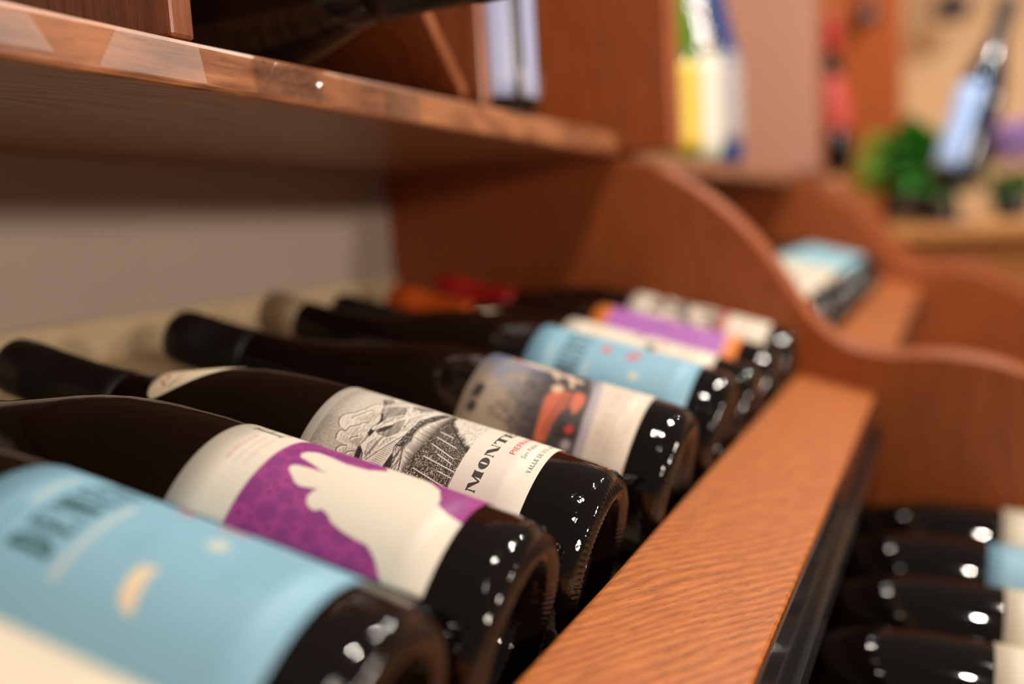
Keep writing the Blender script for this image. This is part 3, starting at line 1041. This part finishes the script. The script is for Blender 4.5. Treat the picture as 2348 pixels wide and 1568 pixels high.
def label_mesh(name, prof, h0, h1, s0, s1, off=0.00022, r=0.041, ns=64):
    """h0 base side, h1 neck side; s in mm counted so that angle = 200deg - s/r"""
    hs = [h1 + (h0 - h1) * j / 8 for j in range(9)]
    v, f, uv = [], [], []
    for j, h in enumerate(hs):
        for i in range(ns + 1):
            s = s0 + (s1 - s0) * i / ns
            a = math.radians(200) - s / 1000.0 / r
            rr = r_at(prof, h) + off
            v.append((rr * math.cos(a), rr * math.sin(a), -h))
            uv.append((i / ns, 1 - j / 8))
    w = ns + 1
    for j in range(8):
        for i in range(ns):
            f.append((j * w + i, j * w + i + 1, (j + 1) * w + i + 1, (j + 1) * w + i))
    me = mesh(name, v, f)
    ul = me.uv_layers.new(name='UVMap')
    for lp in me.loops:
        ul.data[lp.index].uv = uv[lp.vertex_index]
    me.update()
    return me


def make_bottle(label, M, prof='burg', lab=None, cap=M_CAPB, glass=None, group=None, hq=False, s0=30, s1=141, h0=0.031, h1=0.131,
                name='wine_bottle', cap_h=0.252, neck=None, roll=0.0, label_text=None, scale=1.0):
    P = BURG if prof == 'burg' else LONG
    e = empty(name, mat=M @ Matrix.Rotation(roll, 4, 'Z') @ Matrix.Scale(scale, 4))
    tag(e, label, 'bottle', group)
    g = glass or M_GLASS
    key = (prof, hq, g.name)
    me = cached(key, lambda: lathe_mesh('bottle_body', full_profile(P), 360 if hq else 72, 88 if hq else 0, 3 if hq else 2))
    b = link('body', me, g, e, True)
    top = max(p[0] for p in P)
    cp = [(cap_h, r_at(P, cap_h)), (cap_h, r_at(P, cap_h) + 0.0003)] + [(h, r + 0.0004) for h, r in P if h > cap_h]
    cp[-1] = (top + 0.0004, 0.0)
    me = cached((prof, cap_h, cap.name), lambda: lathe_mesh('bottle_capsule', cp, 64))
    c = link('capsule', me, cap, e, True)
    if lab is not None:
        if isinstance(lab, tuple):
            lm = lab[0]
        else:
            lm = lab
        me = label_mesh('label_sheet', P, h0, h1, s0, s1)
        o = link('label', me, lm, e, True)
        md = o.modifiers.new('thick', 'SOLIDIFY')
        md.thickness = 0.00015
        md.offset = 1
        if label_text:
            o['label'] = label_text
    return e


def rack_matrix(vb, w, ub_base):
    p = ub_base * UB + vb * VB + w * W
    m = Matrix.Identity(4)
    for i in range(3):
        m[i][0], m[i][1], m[i][2], m[i][3] = VB[i], W[i], UB[i], p[i]
    return m


RG = 'dark wine bottles lying in the sloped bin of the near cabinet'
make_bottle('dark bottle with a plain cream label in the bottom left corner, nearest the camera', rack_matrix(0.117, -0.1583, -0.085), lab=M_PAPER, group=RG, s0=20, s1=141, h0=0.02, h1=0.125)
make_bottle('dark bottle with the large blurred blue label, second from the bottom left corner', rack_matrix(0.200, -0.1670, -0.0825), lab=P_BLUE, group=RG, hq=True, s0=20, s1=145, h0=0.0235, h1=0.1315, label_text='pale blue paper label with dark lettering and small red and cream dots')
make_bottle('dark bottle whose label shows a cream hand on purple', rack_matrix(0.284, -0.1707, -0.0763), lab=P_HAND, group=RG, hq=True, s0=38, s1=138, h0=0.0254, h1=0.1252, label_text='cream and purple label with a pale hand silhouette')
b3 = make_bottle('dark bottle with the sharp engraved vineyard label lettered MONTESCO', rack_matrix(0.368, -0.1739, -0.0718), lab=P_ENG, group=RG, hq=True, s0=30, s1=141, h0=0.0302, h1=0.1322, label_text='cream label with an engraving of mountains and a vineyard')
make_bottle('dark long-necked bottle with a painted sunset label in grey and orange', rack_matrix(0.470, -0.1676, -0.0615), prof='long', lab=P_SUN, group=RG, hq=True, s0=20, s1=145, h0=0.0230, h1=0.1135, cap_h=0.262)
make_bottle('dark bottle with a blue label directly behind the sunset label bottle', rack_matrix(0.570, -0.1661, -0.0555), lab=P_BLUE, group=RG, cap=M_CAPT, cap_h=0.300, hq=True, s0=-11, s1=114, h0=0.0225, h1=0.1245)
make_bottle('dark bottle with a thin visible strip of cream label between blue and purple ones', rack_matrix(0.655, -0.1752, -0.0500), lab=P_BLO, group=RG, s0=30, s1=141, h0=0.031, h1=0.139)
make_bottle('dark bottle with a purple label banded orange and an orange capsule', rack_matrix(0.738, -0.1750, -0.0455), lab=P_PUR, group=RG, cap=M_CAPO, s0=20, s1=131, h0=0.0305, h1=0.1455)
make_bottle('dark bottle with a grey and cream picture label lying against the curved divider', rack_matrix(0.820, -0.1714, -0.0405), lab=P_PHO, group=RG, cap=M_CAPR, s0=30, s1=141, h0=0.0235, h1=0.1415)


def neck_label(parent, prof, art_img=None):
    """shield-shaped paper on the neck, pointed towards the body"""
    e0, e1 = 0.190, 0.2325
    v, f, uv = [], [], []
    nj, ni = 24, 24
    for j in range(nj + 1):
        t = j / nj                     # 0 at neck end, 1 at tip towards the body
        h = e1 - (e1 - e0) * t
        hw = 62 * math.sqrt(max(0.0, 1 - ((0.24 - t) / 0.24) ** 2)) if t < 0.24 else 62 * (1 - ((t - 0.24) / 0.76) ** 1.25)
        hw = max(hw, 1.0)
        for i in range(ni + 1):
            a = math.radians(80 + hw * (1 - 2 * i / ni))
            r = r_at(prof, h) + 0.0003
            v.append((r * math.cos(a), r * math.sin(a), -h))
            uv.append((0.5 - (hw * (1 - 2 * i / ni)) / 124, 1 - t))
    w = ni + 1
    for j in range(nj):
        for i in range(ni):
            f.append((j * w + i, j * w + i + 1, (j + 1) * w + i + 1, (j + 1) * w + i))
    me = mesh('neck_label_sheet', v, f)
    ul = me.uv_layers.new(name='UVMap')
    for lp in me.loops:
        ul.data[lp.index].uv = uv[lp.vertex_index]
    return link('neck_label', me, art_img, parent, True)


def art_neck():
    A = Art(40, 40, 12, S((232, 214, 180)))
    red, gr = S((178, 60, 52)), S((120, 104, 80))
    # brushed red signature and a row of small capitals
    x = 6.0
    r = random.Random(2)
    for k in range(6):
        A.seg((x, 11 + r.uniform(-1, 1)), (x + 2.2, 6.5 + r.uniform(-1, 1)), 0.9, red, 0.9, 0.5)
        A.seg((x + 2.2, 7.0), (x + 2.6, 10.8), 0.8, red, 0.85, 0.4)
        A.seg((x + 2.6, 10.8), (x + 4.4, 8.2), 0.5, red, 0.85, 0.3)
        x += 4.4
    font_text(A, 'VINOS DE ALTURA', 5.0, 16.5, 2.6, 29, gr, 0.95)
    return A.image('neck_label_print')


P_NECK = print_mat('neck_label_paper', art_neck())
neck_label(b3, BURG, P_NECK)
for o in list(bpy.data.objects):
    if o.type == 'EMPTY' and o.get('label', '').startswith('dark bottle with a thin visible'):
        neck_label(o, BURG, P_NECK)


# ------------------------------------------------------------------ near cabinet
def uw(u, w):
    """(u, w) in the sloped frame -> (x, z)"""
    p = u * U + w * W
    return (p[0], p[2])


SCURVE = [(-0.335, 0.0600), (-0.3000, 0.0590), (-0.2903, 0.0561), (-0.2613, 0.047), (-0.2372, 0.0353), (-0.2059, 0.0136), (-0.1757, -0.0153), (-0.1536, -0.0433), (-0.1284, -0.0825),
          (-0.1105, -0.1057), (-0.0855, -0.123), (-0.054, -0.1300), (-0.0168, -0.1300), (0.0159, -0.1345), (0.0469, -0.1444), (0.09, -0.168), (0.13, -0.20), (0.16, -0.24), (0.175, -0.29)]


def side_poly():
    c = spline(SCURVE, 6)
    return [(-0.56, 0.060)] + c + [(0.175, -0.62), (-0.56, -0.62)]


def rail_poly():
    a, b = uw(-0.0880, -0.1750), uw(-0.0212, -0.1750)
    c, d = uw(-0.0212, -0.1980), uw(-0.0880, -0.1980)
    return [a, b, (b[0], b[1] - 0.021), d]


def floor_poly(u1=-0.06):
    a, b = uw(-0.56, -0.2135), uw(u1, -0.2135)
    c, d = uw(u1, -0.2255), uw(-0.56, -0.2255)
    return [a, b, c, d]


def zshelf(y):
    return 0.0860 - 0.0118 * y


def cabinet(y0, y1, label, name='display_cabinet', near=False, top=0.62):
    t = empty(name, (-0.27, (y0 + y1) / 2, -0.62))
    tag(t, label, 'cabinet', None)
    inv = Matrix.Translation((0.27, -(y0 + y1) / 2, 0.62))

    def fix(o):
        o.parent = t
        o.matrix_parent_inverse = inv
        return o
    sd = 0.022
    for ya in ((y1 - sd,) if near else (y0, y1 - sd)):
        fix(prism('side_panel', side_poly(), ya, ya + sd, M_PANEL, None, 0.0030))
        fix(box('upper_side_panel', (-0.556, ya + 0.004, 0.030 if False else 0.0605), (-0.300, ya + sd - 0.001, top), M_PANEL, None, 0.0015))
        fix(box('upper_side_front', (-0.300, ya + 0.004, 0.0590), (-0.2380, ya + sd - 0.001, top), M_PANEL, None, 0.0020))
    yi0, yi1 = (y0 if near else y0 + sd), y1 - sd
    fix(box('back_panel', (-0.5560, yi0, -0.0487), (-0.5410, yi1, top), M_BACK))
    fix(box('lower_back_board', (-0.5560, yi0, -0.30), (-0.5370, yi1, -0.0490), M_CREAM))
    fix(prism('bin_floor', floor_poly(), yi0, yi1, M_CREAM))
    fix(prism('front_rail', rail_poly(), yi0, yi1, M_RAIL, None, 0.0022))
    f1, g1 = uw(-0.0300, -0.1985), uw(-0.070, -0.1985)
    fix(prism('rail_support', [g1, f1, (f1[0], f1[1] - 0.05), (g1[0], g1[1] - 0.045)], yi0, yi1, M_DARKIN))
    # clear price channel on the rail front
    bx, bz = uw(-0.0212, -0.1750)
    x = bx + 0.0006
    z1 = bz - 0.001
    zb = z1 - 0.038
    k = [(x, z1), (x + 0.0012, z1), (x + 0.0012, zb + 0.0015), (x + 0.0050, zb + 0.0015), (x + 0.0052, zb + 0.010), (x + 0.0060, zb + 0.010), (x + 0.0060, zb), (x, zb)]
    ch = fix(prism('price_channel', k, yi0, yi1, M_CHANNEL))
    ch['label'] = 'glossy clear plastic price channel'
    sh = 0.0195
    zt0, zt1 = zshelf(yi0), zshelf(yi1)
    if not near:
        zt0 = zt1 = 0.0640
    s = fix(hexa('shelf', [(-0.5405, yi0, zt0 - sh), (-0.2860, yi0, zt0 - sh), (-0.2860, yi1, zt1 - sh), (-0.5405, yi1, zt1 - sh),
                           (-0.5405, yi0, zt0), (-0.2860, yi0, zt0), (-0.2860, yi1, zt1), (-0.5405, yi1, zt1)], M_SHELF, None, 0.0022))
    return t, fix


m_, nt_, b_ = newmat('channel_plastic')
b_.inputs['Base Color'].default_value = (0.03, 0.026, 0.026, 1)
b_.inputs['Roughness'].default_value = 0.12
b_.inputs['Coat Weight'].default_value = 0.6
b_.inputs['Coat Roughness'].default_value = 0.04
M_CHANNEL = m_




c1, fix1 = cabinet(-0.30, 0.887, 'cherry wood display cabinet in the foreground with a sloped bottle bin under a shelf', near=True)
# boards standing on the upper shelf
fix1(box('partition', (-0.5400, 0.3050, zshelf(0.31)), (-0.2862, 0.3186, 0.60), M_PANEL2, None, 0.0018))
fix1(box('partition', (-0.5400, 0.5860, zshelf(0.59)), (-0.2870, 0.6020, 0.60), M_PANEL2, None, 0.0025))


def brace(p, q, th, x0, x1):
    (ya, za), (yb, zb) = p, q
    d = np.array([yb - ya, zb - za])
    n = np.array([-d[1], d[0]]) / np.linalg.norm(d) * th / 2
    pts = [(ya + n[0], za + n[1]), (ya - n[0], za - n[1]), (yb - n[0], zb - n[1]), (yb + n[0], zb + n[1])]
    return hexa('diagonal_brace', [(x0, *pts[0]), (x0, *pts[1]), (x0, *pts[2]), (x0, *pts[3]), (x1, *pts[0]), (x1, *pts[1]), (x1, *pts[2]), (x1, *pts[3])], M_PANEL2, None, 0.001)


fix1(brace((0.5680, zshelf(0.568) + 0.0055), (0.325, 0.326), 0.0095, -0.538, -0.290))

c2, fix2 = cabinet(0.889, 1.962, 'second cherry wood display cabinet, just beyond the curved divider')
M_PINK = plain('pinkish_sheet', (0.52, 0.28, 0.20), 0.4, noise=0.04, nscale=8)
ln = fix2(box('end_sheet', (-0.5400, 1.9365, 0.0650), (-0.2420, 1.9398, 0.60), M_PINK))  # thin sheet giving the end panel a paler pink tone
ln['label'] = 'pale pinkish sheet over the far end'
c3, fix3 = cabinet(1.964, 2.320, 'narrow third cherry wood display cabinet, farthest along the row')


# see-through film remnants and painted light patches on the shelf edge
def tape_or_patch(y0, y1, z0, z1, crump, sl=0.0, sr=0.0, seed=1, mat=None):
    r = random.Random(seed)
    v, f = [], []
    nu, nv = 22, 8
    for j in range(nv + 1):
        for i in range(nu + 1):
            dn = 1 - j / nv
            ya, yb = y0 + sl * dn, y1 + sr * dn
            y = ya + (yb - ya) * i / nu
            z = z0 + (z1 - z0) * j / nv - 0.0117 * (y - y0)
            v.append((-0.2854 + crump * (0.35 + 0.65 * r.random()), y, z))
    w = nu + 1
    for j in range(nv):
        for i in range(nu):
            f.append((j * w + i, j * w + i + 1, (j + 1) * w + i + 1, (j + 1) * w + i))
    o = link('tape_or_light_patch', mesh('tape_patch_sheet', v, f), mat or M_LIGHT_PATCH, None)
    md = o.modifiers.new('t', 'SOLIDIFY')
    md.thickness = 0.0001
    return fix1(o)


m_, nt_, b_ = newmat('light_patch_film')  # pale see-through film for the imitated light patches
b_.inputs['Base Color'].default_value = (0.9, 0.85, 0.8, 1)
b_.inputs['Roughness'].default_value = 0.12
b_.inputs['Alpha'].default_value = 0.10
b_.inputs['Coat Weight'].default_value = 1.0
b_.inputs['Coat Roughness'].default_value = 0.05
M_LIGHT_PATCH = m_
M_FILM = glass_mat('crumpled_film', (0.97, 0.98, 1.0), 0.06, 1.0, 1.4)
tape_or_patch(0.352, 0.402, 0.0645, 0.0800, 0.0022, 0.004, 0.004, seed=4, mat=M_FILM)
tape_or_patch(0.462, 0.500, 0.0625, 0.0780, 0.0005, 0.0, 0.0, seed=5, mat=M_FILM)
tape_or_patch(0.276, 0.3185, 0.0660, 0.0815, 0.0002, -0.010, 0.0035, seed=6)  # slanted pale film imitating a patch of light on the shelf face
tape_or_patch(0.19, 0.238, 0.0690, 0.0805, 0.0002, 0.0, 0.009, seed=8)  # second imitated light patch, nearer the camera


# ------------------------------------------------------------------ bottles on the upper shelves
def axis_matrix(base, toward_base, up=(0, 0, 1)):
    z = Vector(toward_base).normalized()
    x = Vector(up).cross(z)
    if x.length < 1e-4:
        x = Vector((0, 1, 0)).cross(z)
    x.normalize()
    y = z.cross(x)
    m = Matrix.Identity(4)
    for i in range(3):
        m[i][0], m[i][1], m[i][2], m[i][3] = x[i], y[i], z[i], base[i]
    return m


make_bottle('black unlabelled bottle lying on the upper shelf, neck pointing out to the right', axis_matrix((-0.521, 0.4345, zshelf(0.4345) + 0.0415), (-1, 0.0, 0.0)), lab=None, cap=M_CAPB)


def standing(x, y, z, label, lab, glass, cap, prof='long', scale=1.0, **k):
    return make_bottle(label, axis_matrix((x, y, z), (0, 0, -1)), prof=prof, lab=lab, glass=glass, cap=cap, scale=scale, **k)


def art_lavender():
    A = Art(258, 100, 2, S((168, 178, 216)))
    for k in range(-1, 9):
        A.fill([[(k * 33 + 17, 0), (k * 33 + 29, 0), (k * 33 + 29, 100), (k * 33 + 17, 100)]], S((44, 36, 34)))
        A.fill([[(k * 33 + 25, 66), (k * 33 + 33, 66), (k * 33 + 33, 100), (k * 33 + 25, 100)]], S((222, 214, 208)))  # pale highlight painted into the wrap near the base
    return A.image('lavender_print_highlight')


P_LAV = print_mat('lavender_label', art_lavender(), 0.3)
stb = standing(-0.322, 0.664, zshelf(0.664), 'upright lavender and dark wrapped bottle at the far end of the upper shelf', P_LAV, M_GLASS, M_CAPS, s0=0, s1=257, h0=0.0012, h1=0.092)
mm = label_mesh('cream_sheet', LONG, 0.094, 0.128, 0, 257)
link('neck_wrapper', mm, M_PAPER, stb, True)

z2 = 0.0640
standing(-0.32, 1.155, z2, 'upright green bottle with a yellow label, leftmost on the second cabinet shelf', plain('yellow_paper', (0.80, 0.58, 0.06), 0.5, noise=0.05), M_GREEN, M_CAPO, s0=0, s1=257, h0=0.01, h1=0.11)
standing(-0.315, 1.245, z2, 'upright bottle with a cream white label in the middle of the second cabinet shelf', M_PAPERW, glass_mat('pale_glass', (0.55, 0.60, 0.45), 0.02), M_CRINK, s0=0, s1=257, h0=0.004, h1=0.125, cap_h=0.135)
standing(-0.315, 1.375, z2, 'upright bottle with a grey label and blue foot, rightmost on the second cabinet shelf', plain('grey_paper', (0.42, 0.40, 0.40), 0.45), glass_mat('blue_glass', (0.02, 0.06, 0.22), 0.03), plain('blue_foil', (0.05, 0.12, 0.40), 0.3), s0=0, s1=257, h0=0.03, h1=0.15)
standing(-0.36, 1.475, z2, 'upright clear sparkling bottle behind the grey labelled one on the second cabinet shelf', None, glass_mat('icy_glass', (0.7, 0.75, 0.8), 0.02), M_CAPS)

# bin of the second cabinet
G2 = 'dark wine bottles lying in the sloped bin of the second cabinet'
kinds = [(P_PHO, 'photo'), (M_PAPER, 'cream'), (P_ENG, 'engraved'), (M_PAPER, 'cream'), (M_PAPER, 'cream'), (M_PAPERB2, 'blue'), (M_PAPERB2, 'blue'), (M_PAPERB2, 'blue'), (M_PAPERB2, 'blue')]
desc = ['dark bottle with a grey picture label, first in the second cabinet bin',
        'dark bottle with a cream label, second in the second cabinet bin',
        'dark bottle with an engraved label in the second cabinet bin',
        'dark bottle with a cream label behind the engraved one in the second cabinet bin',
        'dark bottle with a beige label directly before the blue-labelled ones in the second cabinet bin',
        'nearest of the four blue-labelled bottles in the second cabinet bin',
        'second nearest of the four blue-labelled bottles in the second cabinet bin',
        'second farthest of the four blue-labelled bottles in the second cabinet bin',
        'farthest of the four blue-labelled bottles in the second cabinet bin']
for i in range(9):
    y = 1.06 + 0.094 * i
    make_bottle(desc[i], rack_matrix(y * math.cos(PS) + 0.003, -0.172, -0.092 + y * math.sin(PS)), lab=kinds[i][0], group=G2, s0=30, s1=141)

# ------------------------------------------------------------------ lower tier
t_, f_ = None, None
lt = math.radians(7)


def low_matrix(x, y, z):
    return axis_matrix((x, y, z), (math.cos(lt), 0, -math.sin(lt)))


GL = 'dark bottles lying side by side in the lower bin'
low = [(0.812, M_PAPER, 'dark bottle with a cream label in the lower bin, next to the divider'),
       (0.726, M_PAPERB, 'dark bottle with a pale blue label in the lower bin'),
       (0.640, M_PAPER, 'dark bottle with a cream label in the lower bin, just before the blue one'),
       (0.554, M_PAPER, 'dark bottle with a large cream label in the bottom right corner'),
       (0.468, M_PAPER, 'dark bottle in the lower bin half hidden below the bottom edge')]
for y, mt, d in low:
    xx = {0.726: 0.140, 0.640: 0.147, 0.554: 0.139, 0.468: 0.135}.get(y, 0.152)
    make_bottle(d, low_matrix(xx, y, -0.3005), lab=mt, group=GL, s0=0, s1=160, h0=0.028, h1=0.128)
fl = [(-0.25, -0.3005 - 0.0415 / math.cos(lt) + (0.152 + 0.25) * math.tan(lt)), (0.165, -0.3005 - 0.0415 / math.cos(lt) - 0.013 * math.tan(lt))]
fix1(prism('lower_bin_floor', [fl[0], fl[1], (0.165, fl[1][1] - 0.015), (-0.25, fl[0][1] - 0.015)], -0.30, 0.865, M_DARKIN))
fix1(box('lower_bin_back', (-0.262, -0.30, -0.60), (-0.250, 0.865, -0.205), M_DARKIN))
fix1(box('lower_front_rail', (0.157, -0.30, -0.60), (0.175, 0.865, -0.315), M_WOODY, None, 0.002))

# ------------------------------------------------------------------ room
M_WALL = plain('warm_plaster', (0.74, 0.50, 0.29), 0.8, noise=0.05, nscale=4)
M_FLOOR = wood('floor_wood', (0.50, 0.27, 0.09), (0.34, 0.16, 0.05), 'Y', 0.3, 0.4, 0.4, 0.05)
tag(box('wall_left', (-0.75, -2.0, -1.0), (-0.65, 6.0, 2.0), M_WALL), kind='structure')
tag(box('wall_back', (-0.75, 5.6, -1.0), (5.0, 5.7, 2.0), M_WALL), kind='structure')
tag(box('floor', (-0.75, -2.0, -1.05), (5.0, 5.7, -1.0), M_FLOOR), kind='structure')


# ------------------------------------------------------------------ far display: table, plant, flowers, bottles
def px(u, v, depth):
    d = CM @ np.array([u - CX, v - CY, FPX]) / FPX * depth
    return d


tb = empty('display_table', (0.25, 2.9, -1.0))
tag(tb, 'orange-brown wooden display table beyond the cabinets carrying plants', 'table')
TZ = -0.062


def tparts(o):
    o.parent = tb
    o.matrix_parent_inverse = Matrix.Translation((-0.25, -2.9, 1.0))
    return o


M_TABLE = wood('table_wood', (0.60, 0.28, 0.075), (0.42, 0.17, 0.04), 'Y', 0.5, 0.45, 0.4, 0.05)
tparts(box('tabletop', (-0.60, 2.34, TZ - 0.03), (1.10, 3.5, TZ), M_TABLE, None, 0.004))
tparts(box('apron', (-0.56, 2.40, TZ - 0.22), (1.06, 2.425, TZ - 0.03), M_TABLE, None, 0.002))
for (lx, ly) in ((-0.55, 2.46), (1.05, 2.46), (-0.55, 3.45), (1.05, 3.45)):
    tparts(box('leg', (lx - 0.03, ly - 0.03, -1.0), (lx + 0.03, ly + 0.03, TZ - 0.03), M_TABLE, None, 0.003))


def leaf_mesh(n, ln, wd, base, rmin, rmax, seed, zdir=1.0, droop=0.35):
    r = random.Random(seed)
    v, f = [], []
    for _ in range(n):
        a = r.uniform(0, 2 * math.pi)
        el = r.uniform(-0.10, 1.1) * zdir
        o = Vector(base) + Vector((math.cos(a) * r.uniform(0, rmin), math.sin(a) * r.uniform(0, rmin), r.uniform(0, rmax)))
        d = Vector((math.cos(a) * math.cos(el), math.sin(a) * math.cos(el), math.sin(el))).normalized()
        s = d.cross(Vector((0, 0, 1)))
        if s.length < 0.01:
            s = Vector((1, 0, 0))
        s.normalize()
        L, Wd = ln * r.uniform(0.6, 1.2), wd * r.uniform(0.7, 1.2)
        k = len(v)
        for t, w in ((0, 0.1), (0.3, 0.9), (0.6, 1.0), (1.0, 0.05)):
            c = o + d * L * t - Vector((0, 0, droop * L * t * t * 0.5))
            v.append(c - s * Wd * w / 2)
            v.append(c + Vector((0, 0, Wd * 0.12 * w)))
            v.append(c + s * Wd * w / 2)
        for j in range(3):
            b0 = k + 3 * j
            f += [(b0, b0 + 1, b0 + 4, b0 + 3), (b0 + 1, b0 + 2, b0 + 5, b0 + 4)]
    return mesh('foliage', v, f)


M_LEAF = plain('green_leaf', (0.08, 0.34, 0.05), 0.4, noise=0.5, nscale=25)
M_LEAF2 = plain('lime_leaf', (0.34, 0.55, 0.06), 0.4, noise=0.3, nscale=25)
M_POT = plain('dark_pot', (0.035, 0.028, 0.04), 0.35, noise=0.1)
M_FLOWER = plain('lilac_petal', (0.66, 0.48, 0.78), 0.6, noise=0.15, nscale=40)


def pot(name, x, y, r, h, z, label, leaf, seed, n=120, ln=0.09, wd=0.035, cat='plant'):
    e = empty(name, (x, y, z))
    tag(e, label, cat)
    pr = [(0, 0.0), (0, r * 0.75), (-h * 0.5, r * 0.88), (-h, r), (-h, r * 0.88), (-h * 0.85, r * 0.85), (-h * 0.85, 0.0)]
    link('pot', lathe_mesh('pot_mesh', pr, 40), M_POT, e, True)
    # lathe z = -h, so negative h rises
    o = link('foliage', leaf_mesh(n, ln, wd, (0, 0, h * 0.9), r * 0.6, h * 1.0, seed), leaf, e)
    o['kind'] = 'stuff'
    return e


P1 = px(2140, 445, 2.50)
pot('potted_plant', P1[0] - 0.01, P1[1], 0.055, 0.09, TZ, 'leafy green potted plant on the far table', M_LEAF, 5, 260, 0.16, 0.07)
P2 = px(2055, 330, 2.95)
pot('potted_plant', P2[0], P2[1], 0.05, 0.10, TZ, 'paler lime green potted plant just behind the dark green one', M_LEAF2, 8, 140, 0.17, 0.065)


def flower_pot(x, y, label):
    e = empty('flower_pot', (x, y, TZ))
    tag(e, label, 'flowers')
    r, h = 0.05, 0.055
    pr = [(0, 0.0), (0, r * 0.75), (-h * 0.5, r * 0.88), (-h, r), (-h, r * 0.88), (-h * 0.85, r * 0.85), (-h * 0.85, 0.0)]
    link('pot', lathe_mesh('pot_mesh', pr, 40), M_POT, e, True)
    o = link('foliage', leaf_mesh(60, 0.07, 0.03, (0, 0, h * 0.9), r * 0.6, h * 0.7, 21), M_LEAF, e)
    o['kind'] = 'stuff'
    o = link('blossom', leaf_mesh(360, 0.07, 0.055, (0, 0, h + 0.085), 0.07, 0.06, 22, 1.0, 0.2), M_FLOWER, e)
    o['kind'] = 'stuff'
    return e


P3 = px(2322, 370, 2.45)
flower_pot(P3[0], P3[1], 'lilac flowers in a dark pot at the right edge of the picture')

# tall bottle leaning back on a wire stand
B0_ = px(2188, 412, 2.16)
B1_ = px(2318, -12, 2.14)
ax = Vector(B0_ - B1_).normalized()
LEAN_ROLL = math.radians(0)
lb = make_bottle('dark bottle with a shining pale blue label leaning above the plants at the upper right', axis_matrix(B0_, ax), prof='burg', lab=plain('pale_blue_sheen_paper', (0.42, 0.60, 0.92), 0.3), glass=glass_mat('blue_black_glass', (0.01, 0.014, 0.03), 0.05), s0=0, s1=120, h0=0.012, h1=0.165, cap_h=0.24, scale=1.27, roll=LEAN_ROLL)
st = empty('bottle_stand', (float(B0_[0]), float(B0_[1]), TZ))
tag(st, 'dark stand holding the leaning bottle above the plants', 'stand')
hh = float(B0_[2]) - TZ
link('foot', lathe_mesh('foot_mesh', [(0, 0), (0, 0.05), (-0.006, 0.05), (-0.010, 0.012), (-hh + 0.030, 0.006), (-hh + 0.030, 0.0)], 32), M_POT, st, True)
link('cradle', lathe_mesh('cradle_mesh', [(-hh + 0.0300, 0.0), (-hh + 0.0300, 0.040), (-hh + 0.0255, 0.052), (-hh + 0.0210, 0.052), (-hh + 0.0210, 0.0)], 32), M_POT, st, True)

# black fixtures seen against the post and the far wall
for (u_, v_, dd, rr, ll) in ((1985, 42, 3.48, 0.046, 'small black round fixture against the brown post'), (2182, 26, 4.6, 0.085, 'black round fixture on the tan far wall')):
    q = px(u_, v_, dd)
    e = empty('wall_fixture', (float(q[0]), float(q[1]), float(q[2])))
    tag(e, ll, 'fixture')
    o = link('shade', lathe_mesh('shade_mesh', [(0.5 * rr, 0.0), (0.5 * rr, rr * 0.7), (0.1 * rr, rr), (-0.5 * rr, rr), (-0.8 * rr, rr * 0.5), (-0.8 * rr, 0.0)], 32), M_POT, e, True)
    o = link('arm', lathe_mesh('arm_mesh', [(-0.75 * rr, 0.0), (-0.75 * rr, rr * 0.15), (-2.6 * rr, rr * 0.15), (-2.6 * rr, 0.0)], 16), M_POT, e, True)

q = px(1990, 250, 3.3)
po = empty('wooden_post', (float(q[0]), float(q[1]) + 0.35, -1.0))
tag(po, 'tall red-brown wooden post standing behind the far table beside the cabinets', 'post')
pz = Matrix.Translation((-float(q[0]), -float(q[1]) - 0.35, 1.0))
for nm_, a_1, b_1 in (('shaft', (-0.120, 0.295, -0.94), (0.095, 0.405, 1.6)), ('plinth', (-0.140, 0.275, -1.0), (0.115, 0.425, -0.94))):
    o = box(nm_, (float(q[0]) + a_1[0], float(q[1]) + a_1[1], a_1[2]), (float(q[0]) + b_1[0], float(q[1]) + b_1[1], b_1[2]), M_PANEL, None, 0.004)
    o.parent = po
    o.matrix_parent_inverse = pz

# red bottle on the third cabinet shelf
standing(-0.245, 2.18, 0.0642, 'upright bottle with a red label on the third cabinet shelf', plain('red_paper', (0.36, 0.028, 0.010), 0.5), M_GLASS, M_CAPR, s0=0, s1=257, h0=0.085, h1=0.20)
